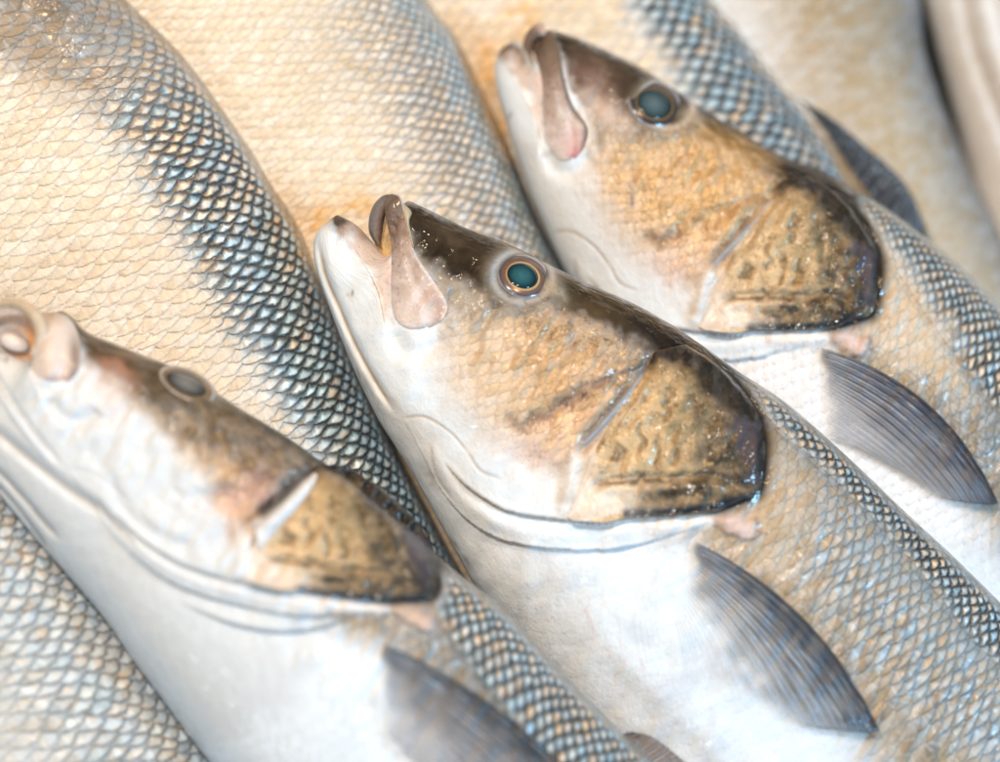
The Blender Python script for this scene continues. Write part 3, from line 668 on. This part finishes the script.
def paint_G(p):
    flank(p, [(470, -330), (640, 20), (673, 72), (710, 140), (760, 230), (860, 420)], 2.4, belly=0.95, low=0.22, fade=16, dark=0.92, edge=(0.33, 0.25, 0.16)); p.warm = -0.10+0*p.s
    p.fill(p.blob(560, 20, 90, 60, 30), (0.60, 0.43, 0.22), 0.4)
    st = p.blob(520, 18, 18, 14, 20) + p.line([(486, 52), (490, 90), (505, 130)], 10, taper=False)
    p.fill(np.clip(st, 0, 1), (0.66, 0.34, 0.05), 0.75)  # orange glow by the far jaw, painted into the flank colour
Gf = side_fish("sea_bass", [(230, -800), (245, -770), (330, -620), (460, -430), (580, -220), (665, -80), (716, -3), (740, 25), (761, 52), (786, 85), (808, 110), (842, 165), (885, 245), (945, 355), (1040, 520), (1170, 740), (1290, 940), (1360, 1060), (1370, 1080)],
     [20, 60, 180, 300, 360, 370, 372, 372, 372, 370, 370, 366, 360, 340, 300, 210, 120, 60, 25], -240, paint_G,
     "sea bass with pale blue scaled back and folded dark back fin behind the farthest head", [4, 20, 50, 72, 82, 86, 88, 88, 88, 88, 88, 87, 85, 80, 68, 46, 26, 14, 5], rows=25, ssize=16.0, step=2.2)

def paint_H(p):
    flank(p, [(640, -430), (800, -120), (875, 0), (905, 90), (945, 190), (1010, 320), (1100, 480)], 5.0, belly=0.44, low=0.12, fade=34, dark=0.5, tan=(0.46, 0.34, 0.20))
    p.fill(sstep(-p.s, -0.78, -0.45), (0.44, 0.32, 0.18), 0.75); p.fill(p.blob(860, -10, 90, 80, 60), (0.22, 0.15, 0.06), 0.8)
    d, _, sd = dist_line(p.x, p.y, [(700, -430), (925, 0), (926, 30), (938, 75), (957, 127), (978, 175), (1000, 218), (1100, 420)])
    p.fill(np.exp(-(d/34)**2), (0.045, 0.035, 0.028), 0.95); p.setm(np.exp(-(d/40)**2), R=0.35, G=0.25)
    p.setm(np.ones(p.x.shape), R=0.35)
Hf = side_fish("sea_bass", [(560, -800), (575, -770), (650, -620), (750, -430), (860, -200), (912, -70), (925, 0), (927, 32), (938, 75), (957, 127), (978, 175), (1000, 218), (1045, 305), (1120, 430), (1240, 640), (1350, 830), (1420, 950), (1430, 970)],
     [20, 60, 170, 270, 310, 300, 290, 285, 280, 275, 270, 265, 260, 250, 200, 120, 60, 25], -330, paint_H,
     "blurred tan sea bass with plain pale belly and brown back edge near the top right", [4, 20, 50, 76, 92, 96, 98, 98, 98, 97, 96, 95, 92, 86, 60, 34, 16, 5], rows=24, ssize=14.5, step=3.0)

def paint_I(p):
    flank(p, [(900, -400), (1120, 0), (1180, 200), (1300, 420)], 4.0, belly=0.30, low=0.08, fade=30, dark=0.4); p.fill(np.ones(p.x.shape), (0.58, 0.49, 0.40), 0.6)
    for k, c in (((940, -20), (0.52, 0.45, 0.38)),):
        p.fill(p.line([(965, 0), (975, 50), (1000, 120), (1030, 190)], 7, taper=False), (0.42, 0.36, 0.31), 0.6); p.dz -= 8*p.line([(965, 0), (975, 50), (1000, 120), (1030, 190)], 9, taper=False)
        p.dz -= 5*p.line([(985, -20), (1000, 40), (1025, 110)], 7, taper=False)
    p.setm(np.ones(p.x.shape), R=0.15)
If = side_fish("sea_bass", [(902, -796), (917, -766), (1002, -596), (1122, -376), (1212, -156), (1242, -16), (1252, 64), (1267, 134), (1297, 224), (1352, 344), (1442, 504), (1542, 684), (1622, 824), (1632, 844)],
     [20, 60, 190, 290, 325, 318, 310, 305, 300, 290, 260, 170, 70, 30], -345, paint_I,
     "blurred whitish sea bass cut off by the top right corner of the pile", [4, 20, 50, 76, 90, 92, 92, 92, 91, 88, 76, 48, 20, 5], rows=22, ssize=15.0, step=3.5)

def paint_D(p):
    flank(p, [(-170, 380), (-110, 470), (-55, 560), (0, 650), (60, 745), (120, 840), (200, 960)], 2.0, belly=0.85, low=0.30, fade=40, dark=0.48, tan=(0.60, 0.58, 0.54)); p.warm = -0.10+0*p.s
Df = side_fish("sea_bass", [(-480, -110), (-465, -80), (-380, 60), (-250, 220), (-110, 360), (-10, 462), (45, 524), (86, 577), (134, 634), (186, 706), (232, 768), (300, 866), (390, 1000), (500, 1160), (600, 1300), (660, 1390), (668, 1405)],
     [20, 60, 190, 320, 390, 405, 408, 408, 408, 405, 400, 390, 350, 260, 140, 70, 30], 85, paint_D,
     "grey blue scaled sea bass under the white throat of the nearest head, bottom left", [4, 22, 55, 78, 90, 94, 96, 96, 96, 96, 95, 92, 84, 60, 34, 16, 5], rows=25, ssize=19.0, step=2.0)

# folded back fin of the fish with the blue scales
fin(Gf, "dorsal_fin", [(800, 98), (826, 130), (850, 165), (872, 195), (900, 228), (935, 285)], [(806, 102), (834, 119), (866, 146), (896, 172), (914, 197), (930, 240)], None,
    ((0.035, 0.040, 0.050), (0.050, 0.055, 0.065)), lift=(30, 8), zref=-240, n=(120, 30))

# ================================================================ the middle fish
I3 = arr([[1, 0], [0, 1], [0, 0]])
LATB = [(740, 385), (766, 419), (800, 449), (811, 460), (843, 490), (874, 520), (906, 558), (937, 599), (969, 640), (997, 669), (1100, 790), (1300, 1010)]
def bass_flank(p, lat, ax):
    flank(p, lat, 2.6, belly=0.50, low=0.30, fade=8, dark=0.9, tan=(0.33, 0.225, 0.115), edge=(0.16, 0.125, 0.08), lk=0.9)
    d, _, sd = dist_line(p.wx, p.wy, lat); ol = np.exp(-(d/52)**2)*(sd > 0)*0.85; p.fill(ol, (0.07, 0.057, 0.032), 1.0); p.setm(ol, G=0.50, R=0.5)
    p.fill((sd < 0)*1.0, (0.16, 0.145, 0.11), 0.7)
    # pale smooth skin just behind the gill cover, streaky folds in the scales
    f = hashnoise(p.x*0.9+p.y*0.6, p.y*0.35-p.x*0.35, 9, 12)
    p.fill(sstep(f, 0.60, 0.85)*sstep(p.s, 0.08, 0.16)*(1-sstep(p.s, 0.38, 0.5)), (0.10, 0.08, 0.055), 0.7)
    p.dz += (f-.5)*5.0*sstep(p.s, 0.1, 0.2)*(1-sstep(p.s, 0.45, 0.6))
def paint_B(p):
    bass_flank(p, LATB, None)
    sm = p.poly([(745, 400), (775, 425), (820, 480), (835, 540), (800, 600), (740, 560), (700, 530)], 26); p.setm(sm, R=0.30, G=0.22); p.fill(sm, (0.50, 0.355, 0.21), 0.6)
    gy = p.poly([(840, 500), (1010, 690), (1030, 800), (900, 700), (850, 640), (800, 560)], 30); p.fill(gy, (0.20, 0.18, 0.14), 0.8); p.setm(gy, G=0.6, R=0.75)
    wf = p.poly([(500, 560), (690, 535), (720, 620), (850, 740), (840, 800), (600, 800)], 30); p.fill(wf, (0.69, 0.735, 0.785), 0.9); p.setm(wf, R=0.06, G=0.0)
    bl = sstep(p.s, 0.5, 0.62)*sstep(hashnoise(p.x+p.y*0.5, p.y-p.x*0.3, 34, 14)*0.7+hashnoise(p.x, p.y, 9, 15)*0.3, 0.42, 0.75)
    p.fill(bl, (0.56, 0.60, 0.66), 0.6); p.dz += (hashnoise(p.x*0.8+p.y*0.6, p.y*0.5-p.x*0.4, 16, 17)-.5)*3.5*sstep(p.s, 0.5, 0.6)
    for v in ([(600, 590), (622, 640), (618, 690), (640, 735)], [(622, 640), (650, 668), (668, 690)], [(560, 570), (590, 610), (604, 660)]):
        p.fill(p.line(v, 1.5, warp=True), (0.60, 0.40, 0.36), 0.25)
    in_head(p, I3, 'mid')
    for k in range(5):   # pale ray-like creases in front of the fin root
        q = p.line([(668-k*6, 552+k*9), (655-k*5, 598+k*6), (660-k*4, 655+k*4)], 1.6); p.dz += 0.3*q; p.fill(q, (0.58, 0.58, 0.62), 0.15)
Bd = [(336, 213), (348, 219), (358, 226), (370, 239), (383, 254), (391, 250), (396, 225), (404, 200), (420, 204), (441, 214), (468, 227), (501, 239), (531, 253), (560, 268), (589, 282), (630, 300), (669, 321), (705, 345), (741, 371), (791, 404), (851, 457), (911, 514), (969, 568), (1040, 640), (1250, 860), (1450, 1090), (1560, 1230), (1572, 1250)]
Bv = [(333, 214), (318, 226), (312, 238), (311, 252), (314, 268), (317, 278), (321, 290), (326, 303), (334, 325), (343, 348), (354, 374), (366, 399), (379, 424), (394, 447), (411, 474), (432, 512), (454, 551), (478, 594), (508, 636), (545, 690), (592, 755), (645, 825), (705, 890), (780, 960), (1030, 1160), (1300, 1310), (1475, 1365), (1500, 1380)]
Bt = [3, 14, 20, 26, 30, 34, 38, 42, 46, 52, 58, 63, 67, 71, 75, 79, 82, 85, 88, 92, 96, 99, 100, 98, 80, 45, 20, 4]
B = build_body("sea_bass", Bd, Bv, Bt, 20, paint_B, "sharp middle sea bass with open mouth, teal eye and golden gill cover", GRP_H, step=1.25, rows=29, ssize=13.5, mids={3: (341, 252), 4: (351, 265), 5: (365, 274), 6: (381, 278), 7: (391, 285), 8: (398, 293), 9: (406, 303), 10: (418, 316), 11: (435, 326)})
gill_cover(B, I3, I3)
fin(B, "pectoral_fin", catmull([(690, 538), (684, 556), (677, 582), (670, 612)], 8), [(873, 724), (862, 727), (842, 725), (808, 721), (772, 707), (738, 696), (705, 686), (680, 672)], lambda a: 22*(1-a)**1.5+2,
    ((0.10, 0.115, 0.145), (0.62, 0.65, 0.70)), alpha=(0.85, 0.08), tipfade=0.5, rootpale=1.0)
def jaw_col(kind):
    def f(X, Y, a, b):
        c = np.ones(X.shape+(3,))*arr((0.68, 0.58, 0.54)); 
        def mixin(m, q): nonlocal c; m = np.clip(m, 0, 1)[..., None]; c = c*(1-m)+arr(q)*m
        mixin(1-sstep(a+(hashnoise(X, Y, 8, 5)-.5)*0.2, 0.22, 0.85), (0.27, 0.175, 0.13)); mixin(1-sstep(a, 0.08, 0.48), (0.115, 0.075, 0.05)); mixin((hashnoise(X, Y, 2.6, 11) > 0.8)*(1-sstep(a, .4, .9))*0.5, (0.12, 0.07, 0.05))
        if kind == 'far': mixin(sstep(a, 0.55, 0.95)*sstep(b, 0.15, 0.6), (0.52, 0.22, 0.20)); mixin(sstep(b, 0.75, 1.0)*(1-sstep(a, .75, 1)), (0.12, 0.085, 0.06))
        else: mixin(sstep(a, 0.45, 0.8)*sstep(b, 0.5, 0.9)*0.75, (0.36, 0.21, 0.16)); mixin(np.exp(-((b-0.97)/0.05)**2)*0.6, (0.75, 0.70, 0.66))
        return c, None
    return f
def maxilla(F, left, right, kind, lift=9, colf=None, zt=None):
    def zf(X, Y, a, b):
        zz = F.zs(X, Y)
        if zt is not None:
            w = 1-sstep(a, 0.18, 0.42); zz = zz*(1-w)+np.interp(a, [0, .12, .3, 1], zt)*w
        return zz+lift*np.clip(np.sin(np.clip(b, 0, 1)*math.pi), 0, 1)**0.7*np.clip(np.sin(np.clip(a*0.95+0.05, 0, 1)*math.pi), 0, 1)**0.6*1.05+0.3+0.9*sstep(b, 0.7, 1)-3.0*np.exp(-((b-0.62)/0.10)**2)*sstep(a, 0.2, 0.6)*0.6
    return patch(F, "upper_jaw", left, right, 90, 40, zf, 6, M_HEAD, colf or jaw_col(kind))
maxilla(B, [(387, 196), (384, 206), (386, 222), (390, 240), (391, 262), (391, 290), (394, 316), (406, 328), (419, 329)], [(391, 192), (400, 196), (405, 212), (409, 232), (416, 254), (431, 277), (447, 303), (444, 318), (431, 327)], 'mid', 6, zt=[34, 42, 46, 46])
def lipcol(X, Y, a, b):
    c = np.ones(X.shape+(3,))*arr((0.17, 0.115, 0.085)); k = (1-sstep(a, 0.0, 0.35))[..., None]; c = c*(1-k)+arr((0.22, 0.20, 0.20))*k
    k = sstep(a, 0.62, 1.0)[..., None]; return c*(1-k)+arr((0.55, 0.41, 0.35))*k
def lip_fold(X, Y, a, b):
    k = sstep(b, 0.1, 0.9)[..., None]; w = sstep(a, 0.0, 0.3)[..., None]
    c = arr((0.15, 0.145, 0.15))*(1-k)+arr((0.24, 0.17, 0.14))*k; return arr((0.10, 0.075, 0.055))*(1-w)+c*w, None
patch(B, "upper_lip", [(391, 192), (381, 194), (372, 203), (367.5, 216), (367, 228), (371, 238), (378, 246)], [(393, 200), (387, 204), (383, 212), (381, 222), (380, 231), (379, 239), (380, 247)], 60, 20, lambda X, Y, a, b: 30-16*a+6*np.sin(np.clip(b, 0, 1)*math.pi)**0.6, 7, M_HEAD, lip_fold)
def flesh(c1, c2, k=0.5):
    def f(X, Y, a, b):
        w = sstep(b+(hashnoise(X, Y, 5, 7)-.5)*0.4, k-0.3, k+0.3)[..., None]; return arr(c1)*(1-w)+arr(c2)*w, None
    return f
patch(B, "mouth_lining", [(368, 212), (369, 228), (374, 244), (384, 256)], [(392, 204), (396, 222), (398, 240), (397, 262)], 24, 18, lambda X, Y, a, b: 12+0*X, 4, M_MOUTH, flesh((0.60, 0.36, 0.10), (0.30, 0.15, 0.03)))
patch(B, "snout_fold", [(398, 200), (401, 214), (407, 230), (413, 248)], [(403, 202), (411, 211), (409, 222), (414, 246)], 24, 10, lambda X, Y, a, b: B.zs(X, Y)+5*np.sin(b*math.pi)+1, 3, M_HEAD, flesh((0.55, 0.46, 0.33), (0.45, 0.36, 0.24)))
RING = [(0, (0.02, 0.02, 0.02)), (0.57, (0.02, 0.02, 0.02)), (0.595, (0.62, 0.45, 0.24)), (0.63, (0.50, 0.34, 0.17)), (0.68, (0.17, 0.10, 0.07)), (0.80, (0.15, 0.095, 0.08)), (0.88, (0.07, 0.055, 0.075)), (0.93, (0.20, 0.21, 0.26)), (1, (0.38, 0.37, 0.37))]
PUP = [(0, (0.035, 0.125, 0.145)), (0.5, (0.022, 0.085, 0.10)), (0.85, (0.008, 0.03, 0.04)), (1, (0.004, 0.01, 0.014))]
eye(B, 523, 276, 27, 22, 22, 0.57, RING, PUP, None, off=(-1, -0.5), h=11, lift=-4, ph=4)

# ================================================================ the far fish (upper right head)
MC = affine([(512, 37), (655, 105), (878, 290), (562, 160), (769, 193), (714, 260), (800, 287), (528, 31), (690, 330)], [(335, 214), (521, 276), (760, 456), (410, 326), (649, 365), (578, 447), (669, 477), (372, 208), (570, 518)])
MCi = affine([(335, 214), (521, 276), (760, 456), (410, 326), (649, 365), (578, 447), (669, 477), (372, 208), (570, 518)], [(512, 37), (655, 105), (878, 290), (562, 160), (769, 193), (714, 260), (800, 287), (528, 31), (690, 330)])
LATC = [(850, 215), (876, 246), (898, 280), (920, 315), (952, 360), (990, 410), (1090, 540), (1290, 780)]
def paint_C(p):
    bass_flank(p, LATC, None); p.fill(1-sstep(p.s, 0.1, 0.16), (0.36, 0.36, 0.30), 0.6)
    sm = p.poly([(868, 220), (900, 260), (950, 330), (960, 400), (900, 370), (860, 340)], 24); p.setm(sm, R=0.3, G=0.15); p.fill(sm, (0.68, 0.50, 0.32), 0.7)
    wf = p.poly([(690, 330), (815, 335), (850, 400), (960, 500), (980, 540), (800, 560)], 22); p.fill(wf, (0.78, 0.76, 0.76), 0.9); p.setm(wf, R=0.2, G=0.0)
    in_head(p, MC, 'far')
    p.fill(p.blob(590, 75, 28, 18, 30), (0.26, 0.16, 0.13), 0.6); p.fill(p.blob(607, 112, 26, 16, 40), (0.58, 0.42, 0.34), 0.7)
    g = p.poly([(600, 150), (640, 150), (700, 130), (760, 150), (775, 190), (720, 240), (640, 230), (610, 190)], 25); p.fill(g, (0.50, 0.27, 0.08), 0.7); p.setm(g, B=1.0, A=0.2)
    p.fill(p.line([(628, 183), (631, 196), (632, 210)], 2.5), (0.06, 0.05, 0.08), 0.8)
Cd = [(514, 36), (523, 41), (530, 50), (535, 62), (538, 50), (545, 30), (556, 27), (586, 37), (615, 50), (643, 64), (673, 84), (709, 108), (740, 126), (779, 150), (830, 172), (869, 193), (905, 217), (959, 260), (1000, 300), (1060, 360), (1260, 580), (1450, 800), (1550, 920), (1562, 938)]
Cv = [(511, 38), (500, 47), (495, 62), (496, 80), (500, 98), (505, 116), (511, 138), (520, 163), (532, 196), (546, 228), (562, 262), (582, 298), (606, 335), (632, 375), (665, 415), (700, 455), (740, 500), (785, 550), (830, 600), (890, 665), (1130, 880), (1350, 1000), (1480, 1030), (1500, 1040)]
Ct = [3, 12, 20, 26, 32, 37, 42, 48, 54, 59, 64, 69, 73, 77, 81, 85, 88, 91, 93, 93, 75, 42, 18, 4]
C = build_body("sea_bass", Cd, Cv, Ct, -110, paint_C, "farthest sea bass head, soft focus with pink jaw and dark eye at upper right", GRP_H, step=1.5, rows=34, ssize=12.5, mids={3: (516, 75), 4: (527, 82), 5: (536, 92), 6: (545, 104), 7: (560, 116), 8: (578, 130)})
gill_cover(C, MC, MCi, n=(150, 110))
fin(C, "pectoral_fin", catmull([(815, 347), (812, 370), (812, 400), (822, 438)], 8), [(991, 501), (985, 503), (972, 502), (955, 500), (940, 497), (922, 488), (900, 474), (868, 456)], lambda a: 26*(1-a)**1.5+2,
    ((0.085, 0.085, 0.110), (0.52, 0.54, 0.60)), alpha=(0.95, 0.2), tipfade=0.2, rootpale=1.2)
maxilla(C, [(529, 36), (536, 56), (542, 80), (543, 110), (545, 138), (556, 158), (566, 162)], [(551, 26), (559, 46), (564, 76), (572, 104), (587, 128), (584, 147), (576, 158)], 'far', 5)
tube(C, "upper_lip", [(531, 62), (528, 48), (530, 37), (537, 29), (546, 28)], [3, 5, 6, 7, 6], 0, lipcol, M_HEAD, z=[-108, -104, -98, -92, -86])
RINGC = [(0, (0.02, 0.02, 0.02)), (0.61, (0.02, 0.02, 0.02)), (0.65, (0.22, 0.15, 0.06)), (0.72, (0.07, 0.05, 0.04)), (0.88, (0.035, 0.03, 0.035)), (0.94, (0.22, 0.24, 0.30)), (1, (0.45, 0.43, 0.41))]
eye(C, 655, 104, 28, 24, 25, 0.62, RINGC, [(0, (0.10, 0.145, 0.155)), (0.6, (0.05, 0.08, 0.09)), (1, (0.01, 0.02, 0.02))], None, off=(-1, 0), h=11, lift=-4, ph=4)

# ================================================================ the nearest fish (lower left head)
PA = [(183, 380), (312, 474), (260, 514), (425, 583), (72, 382), (20, 300), (321, 567), (250, 590)]; PB_ = [(521, 272), (649, 365), (578, 447), (757, 480), (425, 326), (385, 196), (650, 477), (565, 518)]
MA = affine(PA, PB_); MAi = affine(PB_, PA)
LATA = [(428, 600), (446, 632), (474, 672), (514, 722), (566, 786), (670, 890), (880, 1110)]
def paint_A(p):
    bass_flank(p, LATA, None); 
    wf = p.poly([(100, 600), (330, 620), (400, 650), (430, 720), (520, 800), (300, 900), (150, 760)], 20); p.fill(wf, (0.69, 0.735, 0.785), 1.0); p.setm(wf, R=0.1, G=0.0)
    in_head(p, MA, 'front')
    # this one is rolled belly up: wide white throat, dark only near the back
    th = p.poly([(-90, 380), (30, 372), (75, 345), (110, 390), (170, 430), (215, 480), (235, 530), (255, 570), (330, 612), (300, 700), (180, 760), (-90, 480)], 16)
    p.fill(th, (0.60, 0.63, 0.66), 1.0); p.setm(th, A=0, B=0, R=0.0, G=0)
    p.fill(p.poly([(75, 325), (160, 362), (240, 412), (300, 448), (330, 470), (300, 490), (235, 470), (180, 440), (150, 415), (120, 380), (90, 345)], 12), (0.085, 0.058, 0.032), 0.85)
    p.setm(p.blob(230, 440, 60, 28, 30), A=0.7, B=0.3)
    p.fill(p.blob(118, 372, 22, 12, 45), (0.42, 0.22, 0.15), 0.7); p.fill(p.blob(105, 395, 30, 14, 40), (0.72, 0.60, 0.58), 0.6)
    p.fill(p.blob(252, 496, 30, 20, -35), (0.40, 0.22, 0.19), 0.85)
    d1 = np.maximum(p.line([(314, 470), (292, 490), (258, 516)], 7), p.poly([(258, 516), (285, 478), (312, 462), (320, 472), (290, 500)], 6)); p.fill(d1, (0.022, 0.014, 0.012), 1.0); p.dz -= 4*d1
    rd = p.line([(312, 478), (290, 502), (264, 528)], 4.5); p.fill(rd, (0.72, 0.72, 0.73)); p.dz += 7*rd; p.setm(np.clip(d1+rd, 0, 1), A=0, B=0)
    p.fill(p.blob(266, 548, 13, 22, 20), (0.76, 0.74, 0.72), 0.9)
    for pts, dep, w, k in (([(-20, 418), (0, 434), (40, 466), (75, 492), (105, 510), (140, 545)], 6, 6, 0.45), ([(-20, 460), (0, 474), (25, 500), (42, 520), (60, 540)], 6, 4, 0.7), ([(-10, 482), (8, 500), (30, 528), (45, 550)], 5, 3, 0.8)):
        q = p.line(pts, w); p.dz -= dep*q; p.fill(p.line(pts, w*0.5), (0.30, 0.25, 0.22), k)
    p.dz += 3*p.line([(100, 470), (140, 520), (200, 545), (270, 600), (330, 612)], 14)
    q = [(110, 470), (125, 505), (160, 535), (200, 545)]; p.dz -= 4*p.line(q, 7)
    q = [(180, 600), (240, 622), (300, 628), (370, 612)]; p.dz -= 3.5*p.step(q, 26, 0.3)
    p.fill(p.blob(408, 612, 18, 13, 20), (0.50, 0.35, 0.24), 0.6)
Ad = [(-75, 352), (-55, 350), (-25, 349), (0, 353), (20, 360), (34, 352), (44, 330), (51, 311), (64, 314), (82, 331), (110, 343), (145, 357), (184, 373), (212, 392), (241, 411), (284, 437), (318, 461), (351, 481), (381, 505), (411, 532), (456, 574), (506, 613), (564, 676), (622, 734), (690, 800), (900, 1020), (1120, 1260), (1135, 1280)]
Av = [(-78, 354), (-85, 375), (-78, 400), (-62, 425), (-46, 446), (-32, 463), (-19, 480), (-6, 497), (6, 512), (19, 527), (36, 547), (57, 571), (80, 597), (105, 628), (128, 662), (155, 698), (180, 732), (205, 764), (235, 802), (268, 842), (305, 880), (350, 930), (410, 990), (470, 1050), (540, 1110), (790, 1260), (1060, 1370), (1085, 1385)]
At = [4, 20, 30, 38, 44, 48, 52, 56, 60, 63, 66, 70, 74, 78, 82, 86, 89, 92, 94, 96, 97, 98, 98, 97, 92, 62, 24, 5]
A = build_body("sea_bass", Ad, Av, At, 125, paint_A, "nearest sea bass, rolled belly up with gaping pale mouth at the left edge", GRP_H, step=1.4, rows=27, ssize=15.0)
gill_cover(A, MA, MAi, n=(150, 110))
fin(A, "pectoral_fin", catmull([(386, 640), (379, 662), (377, 690), (384, 725)], 8), [(610, 815), (600, 822), (580, 826), (555, 826), (525, 820), (495, 812), (462, 795), (430, 775)], lambda a: 16*(1-a)**1.5+2,
    ((0.075, 0.085, 0.10), (0.60, 0.58, 0.60)), alpha=(1.0, 0.2), tipfade=0.3, rootpale=0.8)
fin(A, "dorsal_fin", [(625, 737), (640, 752), (660, 772), (690, 800), (720, 830)], [(634, 735), (655, 741), (680, 760), (715, 790), (750, 835)], None, ((0.36, 0.30, 0.28), (0.30, 0.26, 0.25)), lift=(3, 2), zref=128, n=(60, 20))
def jawA(X, Y, a, b):
    c = np.ones(X.shape+(3,))*arr((0.68, 0.56, 0.49))
    def mixin(m, q): nonlocal c; m = np.clip(m, 0, 1)[..., None]; c = c*(1-m)+arr(q)*m
    mixin((1-sstep(a, 0.0, 0.35))*0.8, (0.33, 0.25, 0.17)); mixin(np.exp(-((b-0.90)/0.12)**2)*sstep(a, 0.3, 0.6)*0.9, (0.24, 0.16, 0.11)); mixin(sstep(a, 0.85, 1)*0.6, (0.60, 0.30, 0.27))
    return c, None
maxilla(A, [(38, 312), (40, 326), (36, 345), (30, 360), (36, 374), (50, 381)], [(51, 311), (64, 316), (75, 332), (80, 352), (79, 370), (70, 381)], 'front', 7, jawA)
def lipA(X, Y, a, b):
    c = np.ones(X.shape+(3,))*arr((0.50, 0.40, 0.28)); k = sstep(a, 0.6, 1.0)[..., None]; return c*(1-k)+arr((0.66, 0.55, 0.47))*k
tube(A, "upper_lip", [(-40, 352), (-32, 328), (-18, 311), (0, 303), (18, 304), (33, 314), (41, 330), (40, 346), (30, 356)], [4, 4.5, 4.5, 4.2, 5.2, 7, 7.5, 6.5, 4], 0, lipA, M_HEAD, z=[140, 146, 150, 155, 162, 168, 170, 170, 168])
patch(A, "mouth_lining", [(-36, 350), (-30, 328), (-14, 312), (4, 306)], [(30, 366), (38, 348), (40, 330), (30, 314)], 30, 26, lambda X, Y, a, b: 128+10*b, 4, M_MOUTH, flesh((0.42, 0.36, 0.34), (0.50, 0.22, 0.05), 0.72))
patch(A, "cheek_ridge", [(314, 472), (303, 484), (288, 499), (272, 514), (258, 526)], [(318, 476), (311, 492), (298, 508), (282, 526), (262, 550)], 40, 16, lambda X, Y, a, b: A.zs(X, Y)+7*np.sin(b*math.pi)**0.7*(0.4+0.6*a)+2, 4, M_HEAD, flesh((0.70, 0.71, 0.73), (0.66, 0.62, 0.58), 0.8))
dome(A, "tongue", 10, 342, 16, 9, 20, 0, 8, [(0, (0.72, 0.66, 0.64)), (0.7, (0.68, 0.60, 0.58)), (1, (0.5, 0.42, 0.40))], M_MOUTH, A.ob, grad=(0, 0), zc=140)
RINGA = [(0, (0.03, 0.03, 0.03)), (0.66, (0.04, 0.04, 0.04)), (0.70, (0.30, 0.20, 0.10)), (0.78, (0.13, 0.10, 0.08)), (0.80, (0.26, 0.16, 0.07)), (0.86, (0.10, 0.08, 0.06)), (0.93, (0.50, 0.48, 0.46)), (1, (0.24, 0.20, 0.15))]
eye(A, 186, 384, 31, 14, 27, 0.70, RINGA, [(0, (0.20, 0.20, 0.19)), (0.5, (0.13, 0.13, 0.125)), (1, (0.012, 0.012, 0.012))], None, off=(-1, -1), lift=0, h=5, ph=3)
